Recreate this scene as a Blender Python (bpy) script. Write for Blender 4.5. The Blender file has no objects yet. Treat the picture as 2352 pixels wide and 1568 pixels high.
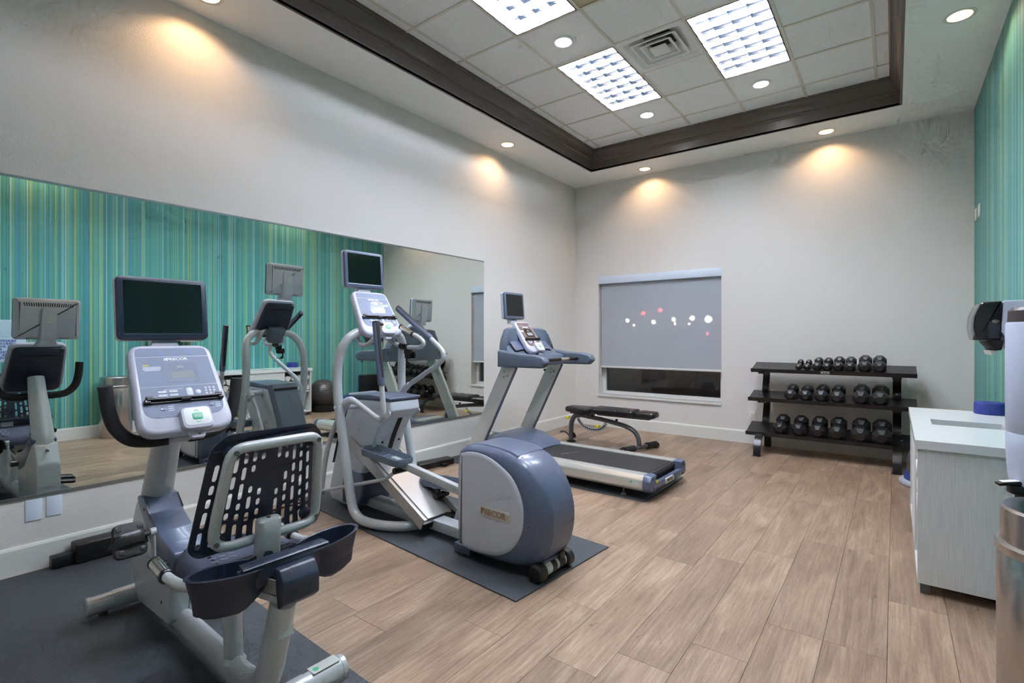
import bpy, bmesh, math, random
from mathutils import Vector, Matrix
random.seed(7)
PI = math.pi
R = math.radians
SC = bpy.context.scene
COL = SC.collection
CAMH = 1.34

# ------------------------------------------------------------------ camera
cd = bpy.data.cameras.new('camera'); cd.sensor_width = 36.0
cd.lens = 36.0 * 1171.4 / 2352.0
cd.shift_y = -12.0 / 2352.0
cd.clip_start = 0.05; cd.clip_end = 300
cam = bpy.data.objects.new('camera', cd); COL.objects.link(cam)
cam.location = (0, 0, CAMH); cam.rotation_euler = (PI / 2, 0, R(36.88))
SC.camera = cam
# ------------------------------------------------------------------ world (night outside), exposure
w = bpy.data.worlds.new('night'); SC.world = w; w.use_nodes = True
w.node_tree.nodes['Background'].inputs[0].default_value = (0.012, 0.014, 0.02, 1)
w.node_tree.nodes['Background'].inputs[1].default_value = 1.0
vs = SC.view_settings
vs.view_transform = 'Standard'; vs.look = 'None'; vs.gamma = 1.0; vs.use_curve_mapping = False
vs.exposure = 0.45
SC.cycles.use_denoising = True
SC.cycles.sample_clamp_indirect = 4.0
SC.cycles.caustics_reflective = True
SC.cycles.caustics_refractive = False
SC.cycles.max_bounces = 10
SC.cycles.diffuse_bounces = 9
SC.cycles.glossy_bounces = 4
SC.cycles.transparent_max_bounces = 6
SC.cycles.use_adaptive_sampling = True
SC.cycles.adaptive_threshold = 0.13
SC.cycles.adaptive_min_samples = 12
TUBE_E = 82.0       # fluorescent tubes
LED_E = 45.0        # round white LED discs
SPOT_W = 20.0       # warm soffit downlights
FLUO = (0.85, 0.885, 1.0)
WARM = (1.0, 0.60, 0.30)

# room (metres): camera stands at x=0, y=0; Y runs along the mirror wall towards the window wall
XL, XR, YB, YF = -3.95, 0.64, 6.90, -1.25
ZS, ZC = 3.625, 3.895                     # soffit, tile ceiling
TX0, TX1, TY0, TY1 = -3.366, 0.040, -0.67, 6.325    # tray opening

# ------------------------------------------------------------------ materials
def mat(name, col, rough=0.5, metal=0.0, spec=0.5, bump=0.0, bscale=200.0, emit=None, estr=0.0, var=0.0, vscale=4.0, coat=0.0):
    m = bpy.data.materials.new(name); m.use_nodes = True
    nt = m.node_tree; b = nt.nodes['Principled BSDF']
    b.inputs['Base Color'].default_value = (*col, 1)
    b.inputs['Roughness'].default_value = rough
    b.inputs['Metallic'].default_value = metal
    b.inputs['Specular IOR Level'].default_value = spec
    if coat: b.inputs['Coat Weight'].default_value = coat
    if emit:
        b.inputs['Emission Color'].default_value = (*emit, 1)
        b.inputs['Emission Strength'].default_value = estr
    tc = None
    if bump or var:
        tc = nt.nodes.new('ShaderNodeTexCoord')
    if bump:
        n = nt.nodes.new('ShaderNodeTexNoise'); n.inputs['Scale'].default_value = bscale; n.inputs['Detail'].default_value = 3
        nt.links.new(tc.outputs['Object'], n.inputs['Vector'])
        bp = nt.nodes.new('ShaderNodeBump'); bp.inputs['Strength'].default_value = bump; bp.inputs['Distance'].default_value = 0.002
        nt.links.new(n.outputs['Fac'], bp.inputs['Height']); nt.links.new(bp.outputs['Normal'], b.inputs['Normal'])
    if var:
        n = nt.nodes.new('ShaderNodeTexNoise'); n.inputs['Scale'].default_value = vscale; n.inputs['Detail'].default_value = 4
        nt.links.new(tc.outputs['Object'], n.inputs['Vector'])
        mr = nt.nodes.new('ShaderNodeMapRange'); mr.inputs['To Min'].default_value = 1 - var; mr.inputs['To Max'].default_value = 1 + var
        nt.links.new(n.outputs['Fac'], mr.inputs['Value'])
        mx = nt.nodes.new('ShaderNodeVectorMath'); mx.operation = 'SCALE'; mx.inputs[0].default_value = col
        nt.links.new(mr.outputs['Result'], mx.inputs['Scale']); nt.links.new(mx.outputs[0], b.inputs['Base Color'])
    return m

def srgb(r, g, b):
    f = lambda c: (c / 255 / 12.92) if c / 255 <= 0.04045 else ((c / 255 + 0.055) / 1.055) ** 2.4
    return (f(r), f(g), f(b))

M = {}
M['vinyl'] = mat('wall_vinyl', srgb(213, 211, 208), 0.40, spec=0.4, bump=0.5, bscale=130)
M['paint'] = mat('soffit_paint', srgb(244, 245, 243), 0.6, spec=0.3)
M['white_trim'] = mat('white_trim', srgb(214, 216, 212), 0.35)
M['brown'] = mat('brown_crown_paint', srgb(94, 85, 80), 0.33, spec=0.4)
M['tbar'] = mat('ceiling_grid', srgb(222, 216, 202), 0.5)
M['mirror'] = mat('mirror_silver', (0.80, 0.86, 0.83), 0.003, 1.0)
M['channel'] = mat('mirror_channel', srgb(170, 175, 178), 0.3, 1.0)
M['silver'] = mat('silver_paint', srgb(186, 192, 196), 0.30, 0.15)
M['silver2'] = mat('aluminium', srgb(205, 208, 204), 0.28, 0.55)
M['lgrey'] = mat('light_grey_plastic', srgb(186, 192, 203), 0.38, coat=0.2)
M['consolew'] = mat('console_white_plastic', srgb(184, 187, 204), 0.35, coat=0.2)
M['face'] = mat('console_face', srgb(116, 126, 150), 0.42, spec=0.3)
M['face_refl'] = mat('console_face_reflection_tint', srgb(112, 96, 96), 0.2)  # brown tint is a reflection put into the treadmill face colour
M['facetxt'] = mat('console_print', srgb(212, 218, 232), 0.4)
M['lcd'] = mat('lcd_window', srgb(150, 155, 158), 0.12)
M['slate'] = mat('slate_plastic', srgb(84, 95, 120), 0.34, coat=0.25)
M['slate2'] = mat('slate_plastic_dark', srgb(88, 100, 116), 0.36)
M['navy'] = mat('navy_plastic', srgb(36, 45, 64), 0.38)
M['navyf'] = mat('navy_fabric', srgb(58, 64, 84), 0.8, bump=0.4, bscale=500)
M['rubber'] = mat('black_rubber', srgb(26, 26, 30), 0.55, bump=0.2, bscale=300)
M['black'] = mat('black_plastic', srgb(17, 17, 19), 0.35)
M['blackm'] = mat('black_metal', srgb(20, 20, 22), 0.30, spec=0.5)
M['foam'] = mat('foam_grip', srgb(30, 31, 36), 0.75, bump=0.3, bscale=400)
M['screen'] = mat('screen_glass', srgb(4, 8, 9), 0.10)
M['chrome'] = mat('chrome', srgb(215, 212, 205), 0.14, 1.0)
M['greybolt'] = mat('bolt_steel', srgb(120, 120, 118), 0.3, 0.9)
M['green'] = mat('green_button', srgb(60, 176, 130), 0.4)
M['white'] = mat('white_plastic', srgb(228, 232, 236), 0.35)
M['whitelabel'] = mat('white_label', srgb(196, 202, 198), 0.5)
M['bluedot'] = mat('blue_dot', srgb(96, 128, 210), 0.4)
M['yellow'] = mat('yellow_knob', srgb(228, 212, 12), 0.4)
M['yellowlab'] = mat('yellow_label', srgb(200, 190, 70), 0.5)
M['red'] = mat('red_cap', srgb(190, 40, 50), 0.4)
M['gun'] = mat('gunmetal_paint', srgb(92, 94, 98), 0.35, 0.3)
M['vinylb'] = mat('black_upholstery', srgb(22, 21, 23), 0.34, bump=0.15, bscale=300)
M['hex'] = mat('dumbbell_rubber', srgb(25, 24, 26), 0.42, bump=0.15, bscale=250)
M['counter'] = mat('white_worktop', srgb(208, 214, 214), 0.22)
M['towel'] = mat('white_towel', srgb(226, 226, 222), 0.95, bump=0.9, bscale=350)
M['plate'] = mat('cover_plate', srgb(204, 216, 232), 0.3)
M['outlet'] = mat('outlet_plastic', srgb(214, 214, 210), 0.35)
M['dark'] = mat('dark_slot', srgb(8, 8, 9), 0.7)
M['cooler'] = mat('cooler_plastic', srgb(176, 186, 206), 0.4)
M['lid'] = mat('cooler_lid', srgb(58, 50, 52), 0.4)
M['smoke'] = mat('smoked_cover', srgb(22, 28, 32), 0.12)
M['blue'] = mat('blue_mesh', srgb(28, 44, 120), 0.6, bump=0.6, bscale=300)
M['bosu'] = mat('blue_rubber', srgb(40, 62, 120), 0.45)
M['bosub'] = mat('grey_rubber', srgb(160, 166, 178), 0.5)
M['ball'] = mat('charcoal_vinyl', srgb(62, 60, 60), 0.28)
M['badge'] = mat('badge_plate', srgb(196, 196, 190), 0.35, 0.2)
M['badget'] = mat('badge_letters', srgb(160, 138, 118), 0.3, 0.5)
M['sign'] = mat('sign_board', srgb(176, 206, 222), 0.5)
M['signt'] = mat('sign_letters', srgb(48, 44, 140), 0.5)
M['louver'] = mat('louver_aluminium', srgb(200, 208, 224), 0.18, 1.0)
M['reflect'] = mat('fixture_reflector', srgb(235, 238, 242), 0.4)
M['tube'] = mat('fluorescent_tube', (1, 1, 1), 0.4, emit=FLUO, estr=TUBE_E)
M['led'] = mat('led_disc', (1, 1, 1), 0.4, emit=(1.0, 0.96, 0.92), estr=LED_E)
M['bulb'] = mat('warm_bulb', (1, 1, 1), 0.4, emit=(1.0, 0.72, 0.42), estr=14.0)
M['can'] = mat('downlight_can', srgb(236, 216, 190), 0.25, 0.4)
M['canrim'] = mat('downlight_rim', srgb(60, 52, 46), 0.4)
M['vent'] = mat('vent_paint', srgb(236, 236, 233), 0.45)
M['frame'] = mat('window_frame_paint', srgb(206, 208, 206), 0.4)
M['steelr'] = mat('ramp_steel', srgb(186, 187, 186), 0.34, 0.6)
M['ground'] = mat('asphalt', srgb(52, 52, 54), 0.9, var=0.3, vscale=0.6)
M['lampw'] = mat('street_lamp_glow', (1, 1, 1), 0.5, emit=(1.0, 0.95, 0.82), estr=110.0)
M['lampr'] = mat('red_beacon_glow', (1, 0, 0), 0.5, emit=(1.0, 0.06, 0.08), estr=70.0)
M['pole'] = mat('lamp_pole', srgb(40, 40, 42), 0.6)
M['tilestain'] = mat('stained_tile', srgb(196, 184, 150), 0.85)
M['stained'] = mat('power_box', srgb(14, 14, 16), 0.4)

def nodes_of(m):
    nt = m.node_tree; return nt, nt.nodes, nt.links, nt.nodes['Principled BSDF']

def m_mat_rubber():
    m = mat('rubber_mat', srgb(50, 55, 61), 0.62, bump=0.5, bscale=260)
    nt, N, L, b = nodes_of(m)
    tc = N.new('ShaderNodeTexCoord'); n = N.new('ShaderNodeTexNoise'); n.inputs['Scale'].default_value = 420; n.inputs['Detail'].default_value = 2
    L.new(tc.outputs['Object'], n.inputs['Vector'])
    cr = N.new('ShaderNodeValToRGB'); cr.color_ramp.elements[0].position = 0.35; cr.color_ramp.elements[1].position = 0.72
    cr.color_ramp.elements[0].color = (*srgb(36, 40, 45), 1); cr.color_ramp.elements[1].color = (*srgb(72, 79, 86), 1)
    L.new(n.outputs['Fac'], cr.inputs['Fac']); L.new(cr.outputs['Color'], b.inputs['Base Color'])
    return m
M['mat'] = m_mat_rubber()

def m_wood():
    m = mat('oak_plank', (0.3, 0.2, 0.14), 0.36, spec=0.45)
    nt, N, L, b = nodes_of(m)
    tc = N.new('ShaderNodeTexCoord'); oi = N.new('ShaderNodeObjectInfo')
    mul = N.new('ShaderNodeMath'); mul.operation = 'MULTIPLY'; mul.inputs[1].default_value = 57.0
    L.new(oi.outputs['Random'], mul.inputs[0])
    cx = N.new('ShaderNodeCombineXYZ'); L.new(mul.outputs[0], cx.inputs[0]); L.new(mul.outputs[0], cx.inputs[1])
    add = N.new('ShaderNodeVectorMath'); add.operation = 'ADD'
    L.new(tc.outputs['Object'], add.inputs[0]); L.new(cx.outputs[0], add.inputs[1])
    def noise(scale, sx, sy, det=6, rough=0.6, dist=0.0):
        mp = N.new('ShaderNodeMapping'); mp.inputs['Scale'].default_value = (sx, sy, 1)
        L.new(add.outputs[0], mp.inputs['Vector'])
        n = N.new('ShaderNodeTexNoise'); n.inputs['Scale'].default_value = scale; n.inputs['Detail'].default_value = det
        n.inputs['Roughness'].default_value = rough; n.inputs['Distortion'].default_value = dist
        L.new(mp.outputs[0], n.inputs['Vector']); return n
    g1 = noise(7, 11.0, 0.42, 8, 0.70, 0.5)     # long grain
    g2 = noise(2.6, 2.2, 0.45, 4, 0.55, 1.4)    # broad figure
    g3 = noise(60, 9.0, 0.35, 4, 0.6)           # fine pores
    mx = N.new('ShaderNodeMix'); mx.data_type = 'FLOAT'; mx.inputs[0].default_value = 0.42
    L.new(g1.outputs['Fac'], mx.inputs[2]); L.new(g2.outputs['Fac'], mx.inputs[3])
    mx2 = N.new('ShaderNodeMix'); mx2.data_type = 'FLOAT'; mx2.inputs[0].default_value = 0.22
    L.new(mx.outputs[0], mx2.inputs[2]); L.new(g3.outputs['Fac'], mx2.inputs[3])
    cr = N.new('ShaderNodeValToRGB'); e = cr.color_ramp.elements
    e[0].position = 0.34; e[0].color = (*srgb(98, 80, 66), 1)
    e[1].position = 0.68; e[1].color = (*srgb(186, 165, 144), 1)
    k = e.new(0.50); k.color = (*srgb(144, 122, 103), 1)
    L.new(mx2.outputs[0], cr.inputs['Fac'])
    # per plank tint
    mr = N.new('ShaderNodeMapRange'); mr.inputs['To Min'].default_value = 0.84; mr.inputs['To Max'].default_value = 1.13
    L.new(oi.outputs['Random'], mr.inputs['Value'])
    sc = N.new('ShaderNodeVectorMath'); sc.operation = 'SCALE'
    L.new(cr.outputs['Color'], sc.inputs[0]); L.new(mr.outputs['Result'], sc.inputs['Scale'])
    # dark splits
    vor = noise(5, 5.0, 0.9, 3, 0.5, 2.5)
    c2 = N.new('ShaderNodeValToRGB'); c2.color_ramp.elements[0].position = 0.69; c2.color_ramp.elements[1].position = 0.72
    c2.color_ramp.elements[0].color = (1, 1, 1, 1); c2.color_ramp.elements[1].color = (0.62, 0.58, 0.55, 1)
    L.new(vor.outputs['Fac'], c2.inputs['Fac'])
    mm = N.new('ShaderNodeVectorMath'); mm.operation = 'MULTIPLY'
    L.new(sc.outputs[0], mm.inputs[0]); L.new(c2.outputs['Color'], mm.inputs[1])
    L.new(mm.outputs[0], b.inputs['Base Color'])
    bp = N.new('ShaderNodeBump'); bp.inputs['Strength'].default_value = 0.12; bp.inputs['Distance'].default_value = 0.002
    L.new(g1.outputs['Fac'], bp.inputs['Height']); L.new(bp.outputs['Normal'], b.inputs['Normal'])
    rr = N.new('ShaderNodeMapRange'); rr.inputs['To Min'].default_value = 0.28; rr.inputs['To Max'].default_value = 0.46
    L.new(g1.outputs['Fac'], rr.inputs['Value']); L.new(rr.outputs['Result'], b.inputs['Roughness'])
    return m
M['wood'] = m_wood()

def m_stripes():
    m = mat('teal_striped_wallpaper', (0.1, 0.3, 0.3), 0.5, spec=0.35)
    nt, N, L, b = nodes_of(m)
    tc = N.new('ShaderNodeTexCoord'); sp = N.new('ShaderNodeSeparateXYZ'); L.new(tc.outputs['Object'], sp.inputs[0])
    def stripes(width, seed):
        a = N.new('ShaderNodeMath'); a.operation = 'MULTIPLY_ADD'; a.inputs[1].default_value = 1 / width; a.inputs[2].default_value = seed
        L.new(sp.outputs['Y'], a.inputs[0])
        f = N.new('ShaderNodeMath'); f.operation = 'FLOOR'; L.new(a.outputs[0], f.inputs[0])
        wn = N.new('ShaderNodeTexWhiteNoise'); wn.noise_dimensions = '1D'; L.new(f.outputs[0], wn.inputs['W'])
        return wn
    w1 = stripes(0.0125, 100.3)
    cr = N.new('ShaderNodeValToRGB'); cr.color_ramp.interpolation = 'CONSTANT'; e = cr.color_ramp.elements
    pal = [(0.0, (62, 132, 128)), (0.22, (78, 150, 140)), (0.40, (92, 158, 146)), (0.52, (58, 122, 138)), (0.62, (78, 138, 168)),
           (0.70, (108, 166, 136)), (0.78, (136, 174, 122)), (0.84, (162, 180, 104)), (0.89, (134, 188, 184)), (0.95, (176, 208, 206))]
    e[0].position = 0.0; e[0].color = (*srgb(*pal[0][1]), 1); e[1].position = pal[1][0]; e[1].color = (*srgb(*pal[1][1]), 1)
    for p, c in pal[2:]:
        k = e.new(p); k.color = (*srgb(*c), 1)
    L.new(w1.outputs['Value'], cr.inputs['Fac'])
    w2 = stripes(0.041, 33.7)
    cr2 = N.new('ShaderNodeValToRGB'); cr2.color_ramp.interpolation = 'CONSTANT'; e = cr2.color_ramp.elements
    e[0].position = 0; e[0].color = (*srgb(70, 142, 136), 1); e[1].position = 0.45; e[1].color = (*srgb(66, 132, 142), 1)
    k = e.new(0.7); k.color = (*srgb(96, 156, 138), 1)
    L.new(w2.outputs['Value'], cr2.inputs['Fac'])
    mx = N.new('ShaderNodeMix'); mx.data_type = 'RGBA'; mx.inputs[0].default_value = 0.42
    L.new(cr.outputs['Color'], mx.inputs[6]); L.new(cr2.outputs['Color'], mx.inputs[7])
    L.new(mx.outputs[2], b.inputs['Base Color'])
    return m
M['stripes'] = m_stripes()

def m_tile():
    m = mat('acoustic_tile', srgb(208, 210, 206), 0.9, spec=0.2)
    nt, N, L, b = nodes_of(m)
    tc = N.new('ShaderNodeTexCoord'); n = N.new('ShaderNodeTexNoise'); n.inputs['Scale'].default_value = 190; n.inputs['Detail'].default_value = 3
    L.new(tc.outputs['Object'], n.inputs['Vector'])
    cr = N.new('ShaderNodeValToRGB'); cr.color_ramp.elements[0].position = 0.33; cr.color_ramp.elements[1].position = 0.46
    cr.color_ramp.elements[0].color = (*srgb(218, 220, 219), 1); cr.color_ramp.elements[1].color = (*srgb(246, 247, 246), 1)
    L.new(n.outputs['Fac'], cr.inputs['Fac']); L.new(cr.outputs['Color'], b.inputs['Base Color'])
    bp = N.new('ShaderNodeBump'); bp.inputs['Strength'].default_value = 0.4; bp.inputs['Distance'].default_value = 0.002
    L.new(n.outputs['Fac'], bp.inputs['Height']); L.new(bp.outputs['Normal'], b.inputs['Normal'])
    return m
M['tile'] = m_tile()

def m_laminate():
    m = mat('white_woodgrain_laminate', srgb(196, 200, 200), 0.45)
    nt, N, L, b = nodes_of(m)
    tc = N.new('ShaderNodeTexCoord'); mp = N.new('ShaderNodeMapping'); mp.inputs['Scale'].default_value = (70, 70, 2.0)
    L.new(tc.outputs['Object'], mp.inputs['Vector'])
    n = N.new('ShaderNodeTexNoise'); n.inputs['Scale'].default_value = 3; n.inputs['Detail'].default_value = 5; n.inputs['Distortion'].default_value = 0.4
    L.new(mp.outputs[0], n.inputs['Vector'])
    cr = N.new('ShaderNodeValToRGB'); cr.color_ramp.elements[0].position = 0.3; cr.color_ramp.elements[1].position = 0.65
    cr.color_ramp.elements[0].color = (*srgb(194, 199, 199), 1); cr.color_ramp.elements[1].color = (*srgb(210, 213, 212), 1)
    L.new(n.outputs['Fac'], cr.inputs['Fac']); L.new(cr.outputs['Color'], b.inputs['Base Color'])
    return m
M['lam'] = m_laminate()

M['steel'] = mat('brushed_steel', srgb(190, 186, 182), 0.27, 1.0)

def m_shade():
    m = bpy.data.materials.new('shade_fabric'); m.use_nodes = True
    nt = m.node_tree; N, L = nt.nodes, nt.links; b = N['Principled BSDF']; out = N['Material Output']
    b.inputs['Base Color'].default_value = (*srgb(172, 177, 186), 1); b.inputs['Roughness'].default_value = 0.7
    tr = N.new('ShaderNodeBsdfTransparent'); mx = N.new('ShaderNodeMixShader'); mx.inputs[0].default_value = 0.12
    L.new(b.outputs[0], mx.inputs[1]); L.new(tr.outputs[0], mx.inputs[2]); L.new(mx.outputs[0], out.inputs['Surface'])
    return m
M['shade'] = m_shade()

def m_glass():
    m = bpy.data.materials.new('window_glass'); m.use_nodes = True
    nt = m.node_tree; N, L = nt.nodes, nt.links; out = N['Material Output']
    N.remove(N['Principled BSDF'])
    gl = N.new('ShaderNodeBsdfGlossy'); gl.inputs['Roughness'].default_value = 0.02; gl.inputs['Color'].default_value = (0.9, 0.95, 0.95, 1)
    tr = N.new('ShaderNodeBsdfTransparent'); tr.inputs['Color'].default_value = (0.85, 0.88, 0.87, 1)
    fr = N.new('ShaderNodeFresnel'); fr.inputs['IOR'].default_value = 1.5
    mx = N.new('ShaderNodeMixShader'); L.new(fr.outputs[0], mx.inputs[0]); L.new(tr.outputs[0], mx.inputs[1]); L.new(gl.outputs[0], mx.inputs[2])
    L.new(mx.outputs[0], out.inputs['Surface'])
    return m
M['glass'] = m_glass()

# ------------------------------------------------------------------ mesh helpers
def B(): return bmesh.new()

def obj(name, bm, m, parent=None, smooth=True, ang=35):
    me = bpy.data.meshes.new(name)
    bmesh.ops.recalc_face_normals(bm, faces=bm.faces[:])
    bm.to_mesh(me); bm.free()
    if smooth:
        for p in me.polygons: p.use_smooth = True
        me.set_sharp_from_angle(angle=R(ang))
    me.materials.append(M[m] if isinstance(m, str) else m)
    o = bpy.data.objects.new(name, me); COL.objects.link(o)
    if parent: o.parent = parent
    return o

def islands(name, bm, m, parent=None, smooth=True, ang=35):
    """one object per loose piece of bm"""
    bm.verts.ensure_lookup_table(); seen = set(); out = []
    for v in bm.verts:
        if v in seen: continue
        st = [v]; comp = []; seen.add(v)
        while st:
            a = st.pop(); comp.append(a)
            for e in a.link_edges:
                c = e.other_vert(a)
                if c not in seen: seen.add(c); st.append(c)
        nb = bmesh.new(); mp = {a: nb.verts.new(a.co) for a in comp}
        for f in {f for a in comp for f in a.link_faces}: nb.faces.new([mp[q] for q in f.verts])
        out.append(obj(name, nb, m, parent, smooth, ang))
    bm.free(); return out

def stuff(o): o['kind'] = 'stuff'; return o

def tag(o, label, cat, group=None):
    o['label'] = label; o['category'] = cat
    if group: o['group'] = group
    return o

def thing(name, label, cat, loc=(0, 0, 0), rz=0.0, group=None):
    o = bpy.data.objects.new(name, None); COL.objects.link(o)
    o.empty_display_size = 0.1
    o.location = loc; o.rotation_euler = (0, 0, rz)
    return tag(o, label, cat, group)

def struct(o, label=None):
    o['kind'] = 'structure'
    if label: o['label'] = label
    return o

def box(bm, c, s, rot=None, bev=0.0, seg=2):
    r = bmesh.ops.create_cube(bm, size=1.0)
    vv = r['verts']
    bmesh.ops.scale(bm, vec=s, verts=vv)
    if bev > 0:
        ed = list({e for v in vv for e in v.link_edges})
        rr = bmesh.ops.bevel(bm, geom=ed, offset=bev, segments=seg, affect='EDGES', profile=0.5)
        vv = list({v for v in rr['verts']} | {v for v in vv if v.is_valid})
    mtx = Matrix.Translation(c) @ (rot.to_4x4() if rot else Matrix.Identity(4))
    bmesh.ops.transform(bm, matrix=mtx, verts=vv)
    return vv

def bx(bm, x0, x1, y0, y1, z0, z1, bev=0.0, seg=2):
    return box(bm, ((x0 + x1) / 2, (y0 + y1) / 2, (z0 + z1) / 2), (abs(x1 - x0), abs(y1 - y0), abs(z1 - z0)), None, bev, seg)

def loft(bm, rings, cap0=True, cap1=True, closed=True):
    vs_ = [[bm.verts.new(p) for p in r] for r in rings]
    n = len(rings[0])
    for a, b in zip(vs_[:-1], vs_[1:]):
        for i in range(n if closed else n - 1):
            j = (i + 1) % n
            try: bm.faces.new((a[i], a[j], b[j], b[i]))
            except ValueError: pass
    if cap0: bm.faces.new(vs_[0][::-1])
    if cap1: bm.faces.new(vs_[-1])
    return vs_

def catmull(pts, k=6, closed=False):
    P = [Vector(p) for p in pts]; out = []
    n = len(P)
    rng = range(n) if closed else range(n - 1)
    for i in rng:
        if closed: p0, p1, p2, p3 = P[(i - 1) % n], P[i], P[(i + 1) % n], P[(i + 2) % n]
        else:
            p1, p2 = P[i], P[i + 1]
            p0 = P[i - 1] if i > 0 else p1 * 2 - p2
            p3 = P[i + 2] if i + 2 < n else p2 * 2 - p1
        for s in range(k):
            t = s / k
            out.append(0.5 * ((2 * p1) + (p2 - p0) * t + (2 * p0 - 5 * p1 + 4 * p2 - p3) * t * t + (3 * p1 - p0 - 3 * p2 + p3) * t ** 3))
    if not closed: out.append(P[-1])
    return out

def tube(bm, pts, r, n=12, sm=5, ry=None, up=None, cap=True, closed=False):
    """sweep an ellipse (r along side, ry along up) over a smoothed path; r may be a list per control point"""
    P = catmull(pts, sm, closed) if sm > 1 else [Vector(p) for p in pts]
    m = len(P)
    def rad(i, rr):
        if not isinstance(rr, (list, tuple)): return rr
        t = i / (m - 1) * (len(rr) - 1); a = int(min(t, len(rr) - 2)); f = t - a
        return rr[a] * (1 - f) + rr[a + 1] * f
    rings = []; prev = None
    for i, p in enumerate(P):
        if closed: t = (P[(i + 1) % m] - P[i - 1]).normalized()
        else: t = (P[min(i + 1, m - 1)] - P[max(i - 1, 0)]).normalized()
        if up is not None: s = t.cross(Vector(up))
        elif prev is None: s = t.cross(Vector((0, 0, 1)) if abs(t.z) < 0.9 else Vector((1, 0, 0)))
        else: s = prev - t * prev.dot(t)
        if s.length < 1e-5: s = t.orthogonal()
        s.normalize(); prev = s; q = s.cross(t).normalized()
        ra = rad(i, r); rb = rad(i, ry) if ry is not None else ra
        rings.append([p + s * (ra * math.cos(2 * PI * k / n)) + q * (rb * math.sin(2 * PI * k / n)) for k in range(n)])
    if closed:
        rings.append(rings[0]); loft(bm, rings, False, False)
        bmesh.ops.remove_doubles(bm, verts=bm.verts[:], dist=1e-6)
    else: loft(bm, rings, cap, cap)

def cyl(bm, p0, p1, r0, r1=None, n=20, bev=0.0):
    r1 = r0 if r1 is None else r1
    p0 = Vector(p0); p1 = Vector(p1); t = (p1 - p0).normalized()
    s = t.cross(Vector((0, 0, 1)) if abs(t.z) < 0.9 else Vector((1, 0, 0))).normalized(); q = s.cross(t)
    ring = lambda c, r: [c + (s * math.cos(2 * PI * k / n) + q * math.sin(2 * PI * k / n)) * r for k in range(n)]
    rings = [ring(p0, r0), ring(p1, r1)]
    if bev > 0: rings = [ring(p0, r0 - bev), ring(p0 + t * bev, r0), ring(p1 - t * bev, r1), ring(p1, r1 - bev)]
    loft(bm, rings)

def lathe(bm, prof, c=(0, 0, 0), n=32, cap0=True, cap1=True):
    c = Vector(c)
    loft(bm, [[c + Vector((r * math.cos(2 * PI * k / n), r * math.sin(2 * PI * k / n), z)) for k in range(n)] for r, z in prof], cap0, cap1)

def rpoly(pts, r, n=5):
    """round the corners of a 2D polygon; r number or list"""
    out = []; m = len(pts)
    for i, p in enumerate(pts):
        p = Vector(p); a = Vector(pts[i - 1]); b = Vector(pts[(i + 1) % m])
        rr = r[i] if isinstance(r, (list, tuple)) else r
        u = (a - p).normalized(); v = (b - p).normalized()
        if rr <= 1e-6: out.append((p.x, p.y)); continue
        an = u.angle(v); d = min(rr / math.tan(an / 2), 0.49 * (a - p).length, 0.49 * (b - p).length)
        s, e = p + u * d, p + v * d
        for k in range(n + 1):
            t = k / n
            q = s * (1 - t) ** 2 + p * 2 * t * (1 - t) + e * t * t
            out.append((q.x, q.y))
    return out

def rrect(w, h, r, n=5, cx=0, cy=0):
    return rpoly([(cx - w / 2, cy - h / 2), (cx + w / 2, cy - h / 2), (cx + w / 2, cy + h / 2), (cx - w / 2, cy + h / 2)], r, n)

def inset(poly, d):
    """shrink towards each vertex's inner normal (convex-ish polygons, ccw or cw)"""
    m = len(poly); c = Vector((sum(p[0] for p in poly) / m, sum(p[1] for p in poly) / m)); out = []
    for i, p in enumerate(poly):
        a = Vector(poly[i - 1]); b = Vector(poly[(i + 1) % m]); t = (b - a)
        if t.length < 1e-9: out.append(p); continue
        t.normalize(); nn = Vector((-t.y, t.x)); p = Vector(p)
        if nn.dot(c - p) < 0: nn = -nn
        q = p + nn * d; out.append((q.x, q.y))
    return out

def slab(bm, poly, z0, z1, mx=None, bev=0.0, bev0=0.0, seg=2):
    """polygon in local XY, thickened along local Z, optional rounded top/bottom rim"""
    mx = mx or Matrix.Identity(4); rings = []
    if bev0 > 0:
        for k in range(seg + 1):
            a = PI / 2 * k / seg; rings.append((bev0 * (1 - math.sin(a)), z0 + bev0 * (1 - math.cos(a))))
    else: rings.append((0, z0))
    if bev > 0:
        for k in range(seg + 1):
            a = PI / 2 * k / seg; rings.append((bev * (1 - math.cos(a)), z1 - bev * (1 - math.sin(a))))
    else: rings.append((0, z1))
    loft(bm, [[mx @ Vector((x, y, z)) for x, y in (inset(poly, d) if d > 1e-7 else poly)] for d, z in rings])

def side(poly, v0, v1, bm, bev=0.0, seg=2):
    """profile given as (u,z), thickened along v"""
    mx = Matrix(((1, 0, 0, 0), (0, 0, -1, 0), (0, 1, 0, 0), (0, 0, 0, 1)))   # (x,y,z)->(x,-z,y)
    slab(bm, poly, -v1, -v0, mx, bev, bev, seg)

def tilt(c, t, yaw=0.0):
    """panel frame: local x = +v, local y = up (leaning back by t), local z = facing the rider (+u)"""
    m = Matrix(((0, -math.sin(t), math.cos(t), 0), (1, 0, 0, 0), (0, math.cos(t), math.sin(t), 0), (0, 0, 0, 1)))
    return Matrix.Translation(c) @ Matrix.Rotation(yaw, 4, 'Z') @ m

def xf(bm, mx): bmesh.ops.transform(bm, matrix=mx, verts=bm.verts[:])

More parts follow.
